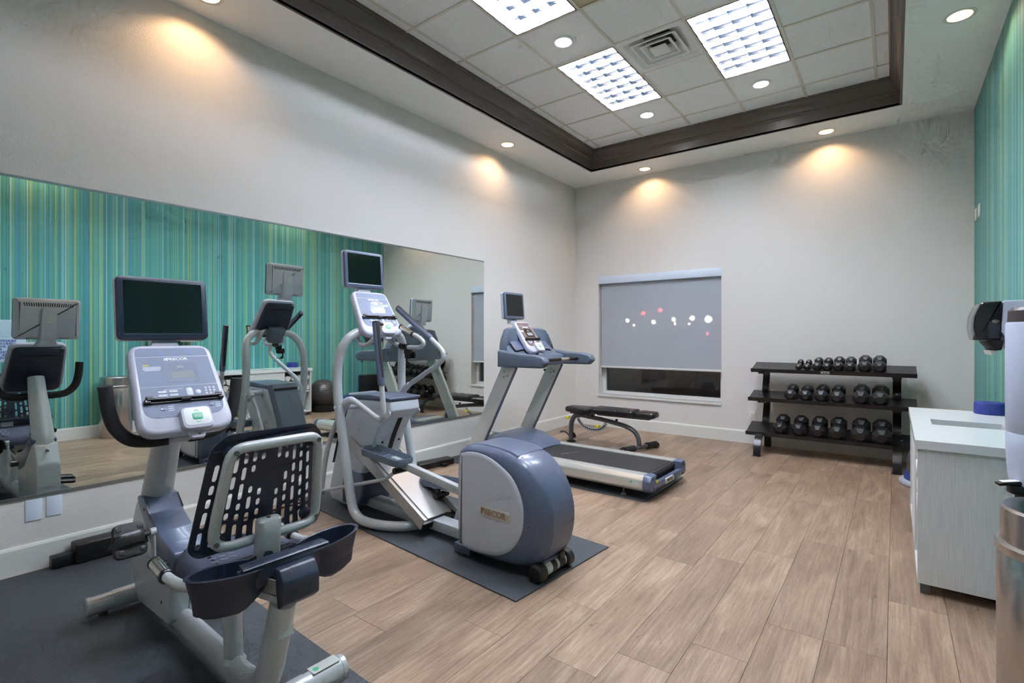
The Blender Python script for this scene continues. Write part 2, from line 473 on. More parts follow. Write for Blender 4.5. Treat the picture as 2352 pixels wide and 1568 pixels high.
def plate(name, outer, holes, thick, m, parent=None, warp=None, bev=0.0):
    """flat plate with real through-holes (2D curve fill), lying in XY, thickness along Z"""
    cu = bpy.data.curves.new(name, 'CURVE'); cu.dimensions = '2D'; cu.fill_mode = 'BOTH'; cu.extrude = thick / 2
    if bev: cu.bevel_depth = bev; cu.bevel_resolution = 1
    for poly in [outer] + list(holes):
        s = cu.splines.new('POLY'); s.points.add(len(poly) - 1)
        for q, p in zip(s.points, poly): q.co = (p[0], p[1], 0, 1)
        s.use_cyclic_u = True
    t = bpy.data.objects.new('tmp', cu); COL.objects.link(t)
    dg = bpy.context.evaluated_depsgraph_get()
    me = bpy.data.meshes.new_from_object(t.evaluated_get(dg)); me.name = name
    bpy.data.objects.remove(t); bpy.data.curves.remove(cu)
    if warp:
        for v in me.vertices: v.co = warp(v.co)
    me.materials.clear(); me.materials.append(M[m])
    for p in me.polygons: p.use_smooth = True
    me.set_sharp_from_angle(angle=R(35))
    o = bpy.data.objects.new(name, me); COL.objects.link(o)
    if parent: o.parent = parent
    return o

def text(name, s, size, mx, m, parent=None, ext=0.0006, align='CENTER', sx=1.0, space=1.0, line=1.0):
    cu = bpy.data.curves.new(name, 'FONT'); cu.body = s; cu.size = size; cu.align_x = align; cu.align_y = 'CENTER'
    cu.extrude = ext; cu.offset = size * 0.022; cu.resolution_u = 3; cu.space_character = space; cu.space_line = line
    t = bpy.data.objects.new('tmp', cu); COL.objects.link(t)
    dg = bpy.context.evaluated_depsgraph_get()
    me = bpy.data.meshes.new_from_object(t.evaluated_get(dg)); me.name = name
    bpy.data.objects.remove(t); bpy.data.curves.remove(cu)
    me.transform(mx @ Matrix.Diagonal((sx, 1, 1, 1)))
    me.materials.clear(); me.materials.append(M[m])
    o = bpy.data.objects.new(name, me); COL.objects.link(o)
    if parent: o.parent = parent
    return o

def dup(root, loc=None, rz=None, label=None, group=None):
    r = root.copy(); COL.objects.link(r)
    if loc is not None: r.location = loc
    if rz is not None: r.rotation_euler = (0, 0, rz)
    if label: r['label'] = label
    if group: r['group'] = group
    for ch in list(root.children):
        c = ch.copy(); COL.objects.link(c); c.parent = r
        for g in list(ch.children):
            d = g.copy(); COL.objects.link(d); d.parent = c
    return r

# ================================================================== STRUCTURE
T = 0.12
# floor slab and its planks
bm = B(); bx(bm, XL - T, XR + T, YF - T, YB + T, -0.12, -0.006)
floor = struct(obj('floor', bm, 'dark', smooth=False))
PW, PL = 0.2285, 1.22
def plank_mesh(x0, x1, y0, y1):
    b = B(); bx(b, x0 + 0.0006, x1 - 0.0006, y0 + 0.0006, y1 - 0.0006, -0.008, 0.0, 0.0007, 1); return b
full = None; k0 = int(math.floor((XL + 0.482) / PW)); k1 = int(math.ceil((XR + 0.482) / PW))
rp = random.Random(3)
for k in range(k0, k1):
    x0 = -0.482 + k * PW; x1 = x0 + PW
    ph = 2.621 if k == 0 else (2.256 if k == -1 else rp.uniform(0, PL))
    y = ph - math.ceil((ph - YF) / PL) * PL
    cut = x0 < XL or x1 > XR
    while y < YB:
        ya, yb = max(y, YF), min(y + PL, YB)
        if yb - ya > 0.03:
            if not cut and yb - ya > PL - 1e-4:
                if full is None:
                    full = obj('plank', plank_mesh(-PW / 2, PW / 2, -PL / 2, PL / 2), 'wood', floor, False); o = full
                else:
                    o = full.copy(); COL.objects.link(o)
                o.location = ((x0 + x1) / 2, (ya + yb) / 2, 0)
            else:
                xa, xb = max(x0, XL), min(x1, XR)
                o = obj('plank', plank_mesh(-(xb - xa) / 2, (xb - xa) / 2, -(yb - ya) / 2, (yb - ya) / 2), 'wood', floor, False)
                o.location = ((xa + xb) / 2, (ya + yb) / 2, 0)
        y += PL

# walls
ZT = ZS + 0.02
bm = B(); bx(bm, XL - T, XL, YF - T, YB + T, -0.01, ZT); struct(obj('wall_left', bm, 'vinyl', smooth=False))
bm = B(); bx(bm, XR, XR + T, YF - T, YB + T, -0.01, ZT); struct(obj('wall_right', bm, 'stripes', smooth=False))
bm = B(); bx(bm, XL, XR, YF - T, YF, -0.01, ZT); struct(obj('wall_front', bm, 'vinyl', smooth=False))
WX0, WX1, WZ0, WZ1, WD = -3.553, -1.792, 0.475, 2.235, 0.26     # window opening, reveal depth
bm = B()
bx(bm, XL, WX0, YB, YB + WD, -0.01, ZT); bx(bm, WX1, XR, YB, YB + WD, -0.01, ZT)
bx(bm, WX0, WX1, YB, YB + WD, -0.01, WZ0); bx(bm, WX0, WX1, YB, YB + WD, WZ1, ZT)
struct(obj('wall_back', bm, 'vinyl', smooth=False))
# baseboards
def baseboard(name, p0, p1, nrm):
    p0 = Vector(p0); p1 = Vector(p1); nv = Vector(nrm)
    prof = [(0, 0), (0.016, 0), (0.016, 0.142), (0.010, 0.156), (0, 0.158)]
    b = B(); loft(b, [[p + nv * a + Vector((0, 0, z)) for a, z in prof] for p in (p0, p1)])
    return struct(obj(name, b, 'white_trim', smooth=False))
baseboard('baseboard_left', (XL, YF, 0), (XL, YB, 0), (1, 0, 0))
baseboard('baseboard_back', (XL + 0.016, YB, 0), (XR - 0.016, YB, 0), (0, -1, 0))
baseboard('baseboard_right', (XR, YF, 0), (XR, YB, 0), (-1, 0, 0))
baseboard('baseboard_front', (XL + 0.016, YF, 0), (XR - 0.016, YF, 0), (0, 1, 0))

# soffit with the tray opening and the downlight holes cut through
DL = [(-3.693, 1.514), (-3.693, 4.834), (-2.732, 6.664), (-0.611, 6.664), (0.372, 4.826), (0.372, 1.51)]
RC = 0.078
circ = lambda c, r, n=28: [(c[0] + r * math.cos(2 * PI * k / n), c[1] + r * math.sin(2 * PI * k / n)) for k in range(n)]
ceil = plate('ceiling', [(XL, YF), (XR, YF), (XR, YB), (XL, YB)],
             [[(TX0, TY0), (TX1, TY0), (TX1, TY1), (TX0, TY1)]] + [circ(c, RC) for c in DL], 0.02, 'paint')
for v in ceil.data.vertices: v.co.z += ZS + 0.01
ceil.data.set_sharp_from_angle(angle=R(10)); struct(ceil)
# crown moulding round the tray: (inward offset, z)
prof = [(-0.02, ZS - 0.001), (0, ZS - 0.001), (0, 3.738), (0.006, 3.742), (0.010, 3.752), (0.008, 3.764), (0.016, 3.768), (0.024, 3.776), (0.027, 3.788),
        (0.032, 3.808), (0.043, 3.834), (0.058, 3.854), (0.068, 3.862), (0.070, 3.874), (0.080, 3.878), (0.082, ZC + 0.012), (-0.02, ZC + 0.012)]
cn = [(TX0, TY0, 1, 1), (TX1, TY0, -1, 1), (TX1, TY1, -1, -1), (TX0, TY1, 1, -1)]
for i in range(4):
    a, c = cn[i], cn[(i + 1) % 4]
    b = B(); loft(b, [[Vector((q[0] + q[2] * p, q[1] + q[3] * p, z)) for p, z in prof] for q in (a, c)])
    struct(obj('trim_%d' % (i + 1), b, 'brown', smooth=True, ang=20))

# lay-in tile ceiling (tiles and T-bars are pieces of the ceiling)
GX = [TX0, -3.195, -2.585, -1.975, -1.365, -0.755, -0.145, TX1]
GY = [TY0] + [round(5.95 - 0.61 * k, 3) for k in range(10, -1, -1)] + [TY1]
GY = [g for i, g in enumerate(GY) if i == 0 or g > TY0 + 0.01]
FIX = [(2, 4.12), (4, 4.12), (2, 2.29), (4, 2.29), (4, 0.46)]   # column, y start (2 cells long)
taken = set()
def cell(cx, y): return (cx, min(range(len(GY)), key=lambda i: abs(GY[i] - y)))
for cx_, y in FIX:
    c = cell(cx_, y); taken |= {c, (c[0], c[1] + 1)}
vent_cell = cell(3, 4.12); taken.add(vent_cell)
leds = {cell(2, 3.51): (-2.305, 3.815), cell(2, 5.34): (-2.290, 5.650), cell(4, 5.34): (-1.085, 5.655), cell(4, 3.51): (-1.06, 3.815)}
tile_mesh = {}
stain = cell(3, 2.90)
for i in range(len(GX) - 1):
    for j in range(len(GY) - 1):
        if (i, j) in taken: continue
        wx, wy = GX[i + 1] - GX[i], GY[j + 1] - GY[j]
        if wx < 0.02 or wy < 0.02: continue
        c = ((GX[i] + GX[i + 1]) / 2, (GY[j] + GY[j + 1]) / 2)
        if (i, j) in leds:
            q = leds[(i, j)]; e = 0.008
            o = plate('ceiling_tile', rrect(wx - e, wy - e, 0.0), [circ((q[0] - c[0], q[1] - c[1]), 0.076)], 0.014, 'tile', ceil)
        else:
            key = (round(wx, 3), round(wy, 3), (i, j) == stain)
            if key not in tile_mesh:
                b = B(); box(b, (0, 0, 0), (wx - 0.008, wy - 0.008, 0.014)); o = obj('ceiling_tile', b, 'tilestain' if (i, j) == stain else 'tile', ceil, False); tile_mesh[key] = o
            else:
                o = tile_mesh[key].copy(); COL.objects.link(o)
        o.location = (c[0], c[1], ZC + 0.0125)
def tbar(x0, x1, y0, y1):
    b = B(); bx(b, x0, x1, y0, y1, ZC - 0.001, ZC + 0.003); bx(b, (x0 + x1) / 2 - (0.001 if x1 - x0 < 0.1 else (x1 - x0) / 2), (x0 + x1) / 2 + (0.001 if x1 - x0 < 0.1 else (x1 - x0) / 2),
       (y0 + y1) / 2 - (0.001 if y1 - y0 < 0.1 else (y1 - y0) / 2), (y0 + y1) / 2 + (0.001 if y1 - y0 < 0.1 else (y1 - y0) / 2), ZC + 0.003, ZC + 0.03)
    obj('grid_bar', b, 'tbar', ceil, False)
for x in GX[1:-1]: tbar(x - 0.012, x + 0.012, TY0, TY1)
cross = {}
for j in range(1, len(GY) - 1):
    for i in range(len(GX) - 1):
        if (i, j) in taken and (i, j - 1) in taken and not ((i, j) == vent_cell or (i, j - 1) == vent_cell):
            ys = [f[1] for f in FIX if f[0] == i]
            if not any(abs(GY[j] - q) < 0.02 or abs(GY[j] - q - 1.22) < 0.02 for q in ys): continue
        tbar(GX[i] + 0.012, GX[i + 1] - 0.012, GY[j] - 0.012, GY[j] + 0.012)

# ------------------------------------------------------------------ window
win = struct(obj('window_1', (lambda b: (bx(b, WX0, WX0 + 0.05, YB + 0.15, YB + 0.21, WZ0, WZ1), bx(b, WX1 - 0.05, WX1, YB + 0.15, YB + 0.21, WZ0, WZ1),
        bx(b, WX0 + 0.05, WX1 - 0.05, YB + 0.15, YB + 0.21, WZ0, WZ0 + 0.045), bx(b, WX0 + 0.05, WX1 - 0.05, YB + 0.15, YB + 0.21, WZ1 - 0.05, WZ1), b)[-1])(B()), 'frame', smooth=False))
b = B(); bx(b, WX0 + 0.05, WX1 - 0.05, YB + 0.178, YB + 0.184, WZ0 + 0.045, WZ1 - 0.05); obj('window_pane', b, 'glass', win, False)
b = B(); bx(b, WX0 - 0.004, WX1 + 0.004, YB - 0.022, YB + 0.15, WZ0 - 0.03, WZ0, 0.004); obj('window_sill', b, 'frame', win)
sh = thing('roller_shade', 'grey roller shade pulled most of the way down over the window', 'window shade', (0, 0, 0))
b = B(); bx(b, WX0, WX1, YB - 0.006, YB + 0.075, 2.122, WZ1 - 0.002, 0.003); obj('fascia', b, 'plate', sh)
b = B(); bx(b, WX0 + 0.022, WX1 - 0.004, YB + 0.048, YB + 0.0495, 0.90, 2.14); obj('fabric', b, 'shade', sh, False)
b = B(); bx(b, WX0 + 0.022, WX1 - 0.004, YB + 0.040, YB + 0.058, 0.872, 0.900, 0.004); obj('bottom_rail', b, 'frame', sh)
b = B(); cyl(b, (WX0 + 0.012, YB + 0.05, 0.86), (WX0 + 0.012, YB + 0.05, 2.13), 0.0022, n=6); cyl(b, (WX0 + 0.012, YB + 0.05, 0.76), (WX0 + 0.012, YB + 0.05, 0.86), 0.006, n=8); obj('pull_chain', b, 'white_trim', sh)
# outside: dark parking lot and its lights
b = B(); bx(b, -90, 40, YB + 0.6, 120, -0.42, -0.3); struct(obj('ground', b, 'ground', smooth=False))
def outside(u, v, y, r, kind, label):
    d = Vector(((u - 1176) / 1171.4, 0, -(v - 772) / 1171.4)); a = R(36.88)
    x_ = -math.sin(a) + d.x * math.cos(a); y_ = math.cos(a) + d.x * math.sin(a); s = y / y_
    p = Vector((x_ * s, y, CAMH + d.z * s))
    t = thing('street_lamp' if kind == 'w' else 'red_beacon', label, 'street lamp' if kind == 'w' else 'light', (p.x, p.y, -0.3), 0, 'lights of the car park beyond the window')
    h = p.z + 0.3
    b = B(); lathe(b, [(0.0, -r), (r * 0.7, -r * 0.6), (r, 0), (r * 0.7, r * 0.6), (0.0, r)], (0, 0, h), 10, False, False); obj('lamp_globe', b, 'lampw' if kind == 'w' else 'lampr', t)
    b = B(); cyl(b, (0, 0, 0), (0, 0, h - r), 0.05, 0.03, 8); obj('pole', b, 'pole', t)
for u, v, y, r, k, l in [(1441, 736, 44, 0.21, 'w', 'leftmost white street lamp glowing through the shade'), (1456, 747, 60, 0.19, 'w', 'faint paired street lamp just right of the leftmost glow through the shade'),
        (1501, 739, 44, 0.21, 'w', 'white street lamp below and between the two red lights'), (1547, 733, 44, 0.21, 'w', 'white street lamp in the middle of the row through the shade'),
        (1549, 743, 60, 0.21, 'w', 'white street lamp right under the middle glow'), (1583, 744, 62, 0.18, 'w', 'faint low street lamp left of the two rightmost glows'),
        (1590, 730, 44, 0.24, 'w', 'white street lamp second from the right edge of the shade'), (1627, 733, 40, 0.30, 'w', 'brightest white street lamp near the right edge of the shade'),
        (1477, 719, 40, 0.20, 'r', 'left one of the two high red lights through the shade'), (1516, 712, 40, 0.20, 'r', 'right one of the two high red lights through the shade'),
        (1624, 766, 30, 0.11, 'r', 'small red light low at the right side of the shade')]:
    outside(u, v, y, r, k, l)

# ------------------------------------------------------------------ mirror on the left wall
mi = thing('wall_mirror', 'long wall mirror in a thin metal channel on the pale wall', 'mirror', (XL, 0, 0))
MZ0, MZ1 = 0.425, 2.238
ed = [-1.10, 0.25, 1.711, 3.17, 4.694]
for a, c in zip(ed[:-1], ed[1:]):
    b = B(); bx(b, 0.001, 0.007, a + 0.0012, c - 0.0012, MZ0 + 0.002, MZ1 - 0.004); obj('mirror_panel', b, 'mirror', mi, False)
b = B(); bx(b, 0.0, 0.011, ed[0], ed[-1] + 0.004, MZ0 - 0.008, MZ0 + 0.008); obj('bottom_channel', b, 'channel', mi, False)
b = B(); bx(b, 0.0, 0.011, ed[0], ed[-1] + 0.004, MZ1 - 0.010, MZ1 + 0.004); obj('top_channel', b, 'channel', mi, False)

# ------------------------------------------------------------------ ceiling lights
where = {0: 'grid ceiling light nearest the window wall, left of the vent', 1: 'grid ceiling light right of the square vent', 2: 'bright ceiling light at the top edge, left of the vent',
         3: 'ceiling light in the second row by the striped wall', 4: 'ceiling light nearest the viewer, above and out of view'}
fl0 = None
for idx, (cx_, y) in enumerate(FIX):
    c = ((GX[cx_] + GX[cx_ + 1]) / 2, y + 0.61)
    if fl0 is None:
        t = fl0 = thing('ceiling_light', 'fluorescent ' + where[idx], 'ceiling light', (c[0], c[1], ZC), 0, 'fluorescent ceiling lights')
        hw, hl, hd = 0.286, 0.590, 0.10
        b = B()
        for (x0, x1, y0, y1) in ((-hw - 0.01, -hw, -hl - 0.01, hl + 0.01), (hw, hw + 0.01, -hl - 0.01, hl + 0.01), (-hw, hw, -hl - 0.01, -hl), (-hw, hw, hl, hl + 0.01)): bx(b, x0, x1, y0, y1, 0.0, hd)
        bx(b, -hw - 0.01, hw + 0.01, -hl - 0.01, hl + 0.01, hd, hd + 0.01); obj('housing', b, 'reflect', t, False)
        b = B()
        for (x0, x1, y0, y1) in ((-hw - 0.006, -hw + 0.003, -hl - 0.006, hl + 0.006), (hw - 0.003, hw + 0.006, -hl - 0.006, hl + 0.006), (-hw, hw, -hl - 0.006, -hl + 0.003), (-hw, hw, hl - 0.003, hl + 0.006)): bx(b, x0, x1, y0, y1, -0.003, 0.004)
        obj('rim', b, 'black', t, False)
        for k in range(4):
            b = B(); x = (k - 1.5) * 0.143; cyl(b, (x, -0.575, 0.060), (x, 0.575, 0.060), 0.016, n=10); obj('tube', b, 'tube', t)
        for k in range(1, 4):
            b = B(); x = -hw + 2 * hw * k / 4; loft(b, [[Vector((x + a, yy, z)) for a, z in ((-0.001, 0.001), (0.001, 0.001), (0.0045, 0.016), (0.010, 0.032), (-0.010, 0.032), (-0.0045, 0.016))] for yy in (-hl, hl)]); obj('louver_blade', b, 'louver', t, False)
        for k in range(1, 8):
            b = B(); yy = -hl + 2 * hl * k / 8; loft(b, [[Vector((xx, yy + a, z)) for a, z in ((-0.001, 0.001), (0.001, 0.001), (0.0045, 0.016), (0.010, 0.031), (-0.010, 0.031), (-0.0045, 0.016))] for xx in (-hw, hw)]); obj('louver_blade', b, 'louver', t, False)
    else:
        dup(fl0, (c[0], c[1], ZC), None, 'fluorescent ' + where[idx])
led0 = None
lw = {(-2.305, 3.815): 'round white ceiling spot left of the square vent, between two grid lights', (-2.290, 5.650): 'round white ceiling spot nearest the corner of the dark crown moulding',
      (-1.085, 5.655): 'round white ceiling spot below the right grid light'}
for cl, q in leds.items():
    lab = lw.get(q, 'round white ceiling spot further back, %s side' % ('mirror' if q[0] < -2 else 'striped wall') + (' first row' if q[1] > 3 else ' last row'))
    if led0 is None:
        t = led0 = thing('ceiling_spot', lab, 'ceiling light', (*q, ZC), 0, 'round white ceiling spots')
        b = B(); lathe(b, [(0.070, 0.012), (0.070, -0.004), (0.084, -0.003), (0.086, 0.002), (0.074, 0.012)], n=28, cap0=False, cap1=False); obj('trim_ring', b, 'white', t)
        b = B(); lathe(b, [(0.0, -0.016), (0.030, -0.0145), (0.052, -0.010), (0.066, -0.004), (0.070, 0.004), (0.070, 0.012), (0.0, 0.012)], n=28, cap0=False, cap1=False); obj('disc', b, 'led', t)
    else: dup(led0, (*q, ZC), None, lab)
dw = ['warm downlight over the left end of the mirror', 'warm downlight over the mirror wall above the elliptical machine', 'warm downlight over the window', 'warm downlight over the dumbbell rack',
      'warm downlight at the top right beside the striped wall', 'warm downlight further along the striped wall', 'warm downlight behind the viewer on the mirror side', 'warm downlight behind the viewer on the striped side']
dl0 = None
for q, lab in zip(DL, dw):
    if dl0 is None:
        t = dl0 = thing('downlight', lab, 'ceiling light', (*q, ZS), 0, 'warm soffit downlights')
        b = B(); lathe(b, [(0.072, 0.0), (0.074, -0.003), (0.094, -0.003), (0.096, 0.0), (0.078, 0.004)], n=28, cap0=False, cap1=False); obj('trim_ring', b, 'white_trim', t)
        b = B(); lathe(b, [(0.0715, -0.002), (0.0745, -0.0035), (0.0775, -0.002)], n=28, cap0=False, cap1=False); obj('gasket', b, 'canrim', t)
        b = B(); lathe(b, [(0.0745, 0.0), (0.066, 0.035), (0.058, 0.07), (0.052, 0.105), (0.0, 0.106)], n=28, cap0=False, cap1=False); obj('reflector', b, 'can', t)
        b = B(); lathe(b, [(0.0, 0.052), (0.030, 0.054), (0.040, 0.064), (0.036, 0.080), (0.02, 0.1)], n=20, cap0=False, cap1=False); obj('bulb', b, 'bulb', t)
    else:
        dup(dl0, (*q, ZS), None, lab); continue
    ld = bpy.data.lights.new('downlight_lamp', 'SPOT'); ld.energy = SPOT_W; ld.color = WARM; ld.shadow_soft_size = 0.02; ld.spot_size = R(168); ld.spot_blend = 0.9
    lo = bpy.data.objects.new('lamp', ld); COL.objects.link(lo); lo.parent = t; lo.location = (0, 0, 0.046)

# square supply vent
t = thing('ceiling_vent', 'square white stepped air vent between the grid ceiling lights', 'vent', (-1.67, 4.425, ZC))
def pyr(b, s0, z0, s1, z1, th=0.004):
    f = lambda s, z: [Vector((x, y, z)) for x, y in rrect(2 * s, 2 * s, s * 0.10, 3)]
    loft(b, [f(s0, z0), f(s1, z1), f(s1 - th, z1 + th), f(s0 - th, z0 + th), f(s0, z0)], False, False)
b = B(); pyr(b, 0.298, -0.002, 0.255, -0.001); pyr(b, 0.255, -0.001, 0.12, 0.085); obj('frame', b, 'vent', t)
for s0, z0, s1, z1 in ((0.205, -0.006, 0.135, 0.050), (0.140, -0.004, 0.085, 0.045)):
    b = B(); pyr(b, s0, z0, s0 - 0.02, z0 + 0.001); pyr(b, s0 - 0.02, z0 + 0.001, s1, z1); obj('cone', b, 'vent', t)
b = B(); slab(b, rrect(0.15, 0.15, 0.012, 3), -0.012, -0.002, None, 0.002, 0.003); obj('centre_plate', b, 'vent', t)
b = B(); lathe(b, [(0.0, 0.088), (0.16, 0.088), (0.16, 0.14), (0.0, 0.14)], n=24, cap0=False, cap1=False); obj('duct', b, 'dark', t)

# ================================================================== CARDIO MACHINES (local frame: +u = towards the rider's back, +v = towards the window wall)
def make_monitor(par, c, t, w_, h_, yaw=0.0, bezel='navy', led=False):
    mx = tilt(c, t, yaw)
    b = B(); slab(b, rrect(w_, h_, 0.026), -0.012, 0.012, mx, 0.006); bz = obj('monitor_bezel', b, bezel, par)
    b = B(); slab(b, rrect(w_ - 0.05, h_ - 0.052, 0.004, 2, 0, 0.004), 0.0115, 0.0128, mx); s = obj('screen', b, 'screen', bz, False)
    b = B()
    for x0, x1, y0, y1 in ((-w_ / 2 + 0.021, w_ / 2 - 0.021, -h_ / 2 + 0.023, -h_ / 2 + 0.030), ): bx(b, x0, x1, y0, y1, 0.0115, 0.0135)
    xf(b, mx); obj('speaker_strip', b, 'consolew' if led else bezel, bz, False)
    b = B()
    rg = [(0.002, -0.012), (0.0, -0.016), (0.0, -0.036), (0.012, -0.050), (0.032, -0.058)]
    loft(b, [[mx @ Vector((x, y, z)) for x, y in inset(rrect(w_ + 0.004, h_ + 0.004, 0.028), d)] for d, z in rg]); bs = obj('monitor_shell', b, 'lgrey', par)
    b = B(); n = 22
    for k in range(n):
        x = -w_ * 0.36 + w_ * 0.72 * k / (n - 1); s_ = box(b, (x, h_ * 0.36, -0.0575), (0.005, 0.026, 0.003), Matrix.Rotation(-(x / w_) * 0.9, 3, 'Z'))
    for sx in (-1, 1):
        for k in range(6): box(b, (sx * (w_ * 0.19 + k * 0.009), -h_ * 0.455, -0.047), (0.004, 0.012, 0.008))
    xf(b, mx); stuff(obj('vent_slots', b, 'dark', bs, False))
    b = B()
    for x in (-1, 1):
        for y in (-1, 1): cyl(b, mx @ Vector((x * w_ * 0.47, y * h_ * 0.44, -0.0345)), mx @ Vector((x * w_ * 0.47, y * h_ * 0.44, -0.0445)), 0.004, n=8)
    islands('screw', b, 'dark', bs)
    # spine that carries the monitor on the console
    b = B()
    prof = [(h_ * 0.28, -0.056, -0.070, 0.040), (h_ * 0.20, -0.056, -0.078, 0.048), (-h_ * 0.40, -0.045, -0.080, 0.050), (-h_ * 0.50, -0.020, -0.075, 0.050), (-h_ * 0.56, -0.004, -0.065, 0.052), (-h_ * 0.66, -0.004, -0.060, 0.068)]
    loft(b, [[mx @ Vector((sx * hw, y, z)) for sx, z in ((-1, z0), (-0.86, z1), (0.86, z1), (1, z0))] for y, z0, z1, hw in prof]); sp = obj('monitor_neck', b, 'lgrey', par)
    b = B(); slab(b, rrect(0.034, 0.05, 0.005, 3), 0.0, 0.0012, mx @ Matrix.Translation((0, h_ * 0.0, -0.0805)) @ Matrix.Rotation(PI, 4, 'Y')); obj('rating_label', b, 'whitelabel', sp, False)
    return mx

def make_console(par, c, t, w0, w1, h_, yaw=0.0, face='face', pad=True, back='navy', warn_left=True):
    """w0 bottom width, w1 top width"""
    mx = tilt(c, t, yaw)
    tr = lambda a, bb, y0, y1, r: rpoly([(-a / 2, y0), (a / 2, y0), (bb / 2, y1), (-bb / 2, y1)], r, 6)
    out = tr(w0, w1, -h_ / 2, h_ / 2, [0.075, 0.075, 0.06, 0.06])
    b = B(); slab(b, out, -0.030, 0.022, mx, 0.018, 0.012, 3); body = obj('console_body', b, 'consolew', par)
    wb = lambda y: w0 + (w1 - w0) * (y + h_ / 2) / h_
    y0, y1 = -h_ / 2 + 0.075, h_ / 2 - 0.070
    f = tr(wb(y0) - 0.05, wb(y1) - 0.046, y0, y1, [0.055, 0.055, 0.002, 0.002])
    b = B(); slab(b, f, 0.0215, 0.0232, mx); fc = obj('console_face', b, face, par, False)
    f2 = tr(wb(y1 + 0.006) - 0.046, wb(h_ / 2 - 0.02) - 0.05, y1 + 0.005, h_ / 2 - 0.022, [0.002, 0.002, 0.036, 0.036])
    b = B(); slab(b, f2, 0.0215, 0.0230, mx); tp = obj('top_strip', b, face, par, False)
    up = lambda x, y, z=0.0236: mx @ Matrix.Translation((x, y, z))
    S = h_ / 0.41
    b = B()
    for x, y, k in ((-0.055, h_ / 2 - 0.040, 0), (-0.050, h_ / 2 - 0.056, 0), (0.012, h_ / 2 - 0.050, 0), (0.068, h_ / 2 - 0.040, 0), (0.072, h_ / 2 - 0.055, 0)):
        slab(b, circ((x, y), 0.0045, 10), 0.0228, 0.0238, mx)
    islands('blue_key', b, 'bluedot', tp, False)
    text('logo', 'PRECOR', 0.020, up(0.012, y1 - 0.014), 'white', fc, 0.0004, sx=1.15, space=0.98)
    b = B()
    for k in range(4): slab(b, [(-0.040 + k * 0.004, y1 - 0.0205), (-0.0375 + k * 0.004, y1 - 0.0205), (-0.0375 + k * 0.004, y1 - 0.0075), (-0.040 + k * 0.004, y1 - 0.0075)], 0.0232, 0.0240, mx)
    stuff(obj('logo_bars', b, 'white', fc, False))
    # display windows
    b = B(); slab(b, rrect(0.13, 0.105, 0.012, 3, 0.018, y1 - 0.085), 0.0231, 0.0236, mx); obj('display_panel', b, 'slate' if face == 'face' else 'black', fc, False)
    b = B(); slab(b, rrect(0.028, 0.013, 0.002, 2, 0.018, y1 - 0.055), 0.0234, 0.0240, mx); slab(b, rrect(0.088, 0.034, 0.003, 2, 0.022, y1 - 0.098), 0.0234, 0.0240, mx); islands('lcd', b, 'lcd', fc, False)
    sx = -1 if warn_left else 1
    b = B()
    for k in range(4): slab(b, rrect(0.068 - 0.012 * (k == 3), 0.0028, 0.0, 1, sx * 0.095 + 0.002, y1 - 0.052 - k * 0.006), 0.0231, 0.0236, mx)
    slab(b, rrect(0.075, 0.002, 0.0, 1, -0.03, y1 - 0.172), 0.0231, 0.0236, mx)
    stuff(obj('small_print', b, 'facetxt', fc, False))
    b = B(); slab(b, rrect(0.024, 0.006, 0.001, 1, sx * 0.095 - 0.02, y1 - 0.043), 0.0231, 0.0237, mx); obj('warning_mark', b, 'yellowlab', fc, False)
    b = B(); slab(b, [(-wb(y1 - 0.155) / 2 + 0.024, y1 - 0.1555), (wb(y1 - 0.155) / 2 - 0.024, y1 - 0.1555), (wb(y1 - 0.155) / 2 - 0.024, y1 - 0.1540), (-wb(y1 - 0.155) / 2 + 0.024, y1 - 0.1540)], 0.0231, 0.0237, mx); obj('divider_line', b, 'facetxt', fc, False)
    for r_ in range(2):
        for c_ in range(2):
            b = B(); slab(b, rrect(0.034, 0.012, 0.005, 3, -0.075 + c_ * 0.042, y1 - 0.182 - r_ * 0.018), 0.0230, 0.0245, mx, 0.001); obj('key', b, 'facetxt' if r_ + c_ == 9 else 'lgrey', fc)
    b = B(); slab(b, rrect(0.026, 0.046, 0.012, 4, 0.030, y1 - 0.190), 0.0230, 0.0246, mx, 0.001); ky = obj('arrow_key', b, 'lgrey', fc)
    b = B(); slab(b, [(0.024, y1 - 0.184), (0.036, y1 - 0.184), (0.030, y1 - 0.177)], 0.0244, 0.0250, mx); slab(b, [(0.024, y1 - 0.198), (0.030, y1 - 0.205), (0.036, y1 - 0.198)], 0.0244, 0.0250, mx); islands('arrow_mark', b, 'white', fc, False)
    b = B(); slab(b, circ((0.064, y1 - 0.192), 0.012, 14), 0.0230, 0.0246, mx, 0.001); obj('ok_key', b, 'lgrey', fc)
    for r_ in range(4):
        for c_ in range(3):
            b = B(); slab(b, circ((0.098 + c_ * 0.017, y1 - 0.175 - r_ * 0.014), 0.0055, 8), 0.0230, 0.0244, mx); obj('number_key', b, 'lgrey', fc, False)
    b = B(); slab(b, circ((-0.085, y0 + 0.042), 0.011, 14), 0.0230, 0.0246, mx, 0.001); islands('dial_key', b, 'slate', fc)
    b = B(); slab(b, circ((0.105, y0 + 0.045), 0.011, 14), 0.0230, 0.0246, mx, 0.001); islands('dial_key', b, 'slate', fc)
    b = B()
    for x in (-0.062, 0.126):
        for k in range(3): slab(b, rrect(0.022, 0.0035, 0.001, 1, x + 0.006, y0 + 0.052 - k * 0.010), 0.0231, 0.0237, mx)
    stuff(obj('small_print', b, 'facetxt', fc, False))
    # reading rack
    b = B(); yr = y0 + 0.082
    box(b, (0.004, yr, 0.034), (w0 * 0.78, 0.010, 0.026), None, 0.003); box(b, (0.004, yr - 0.010, 0.028), (w0 * 0.80, 0.006, 0.012))
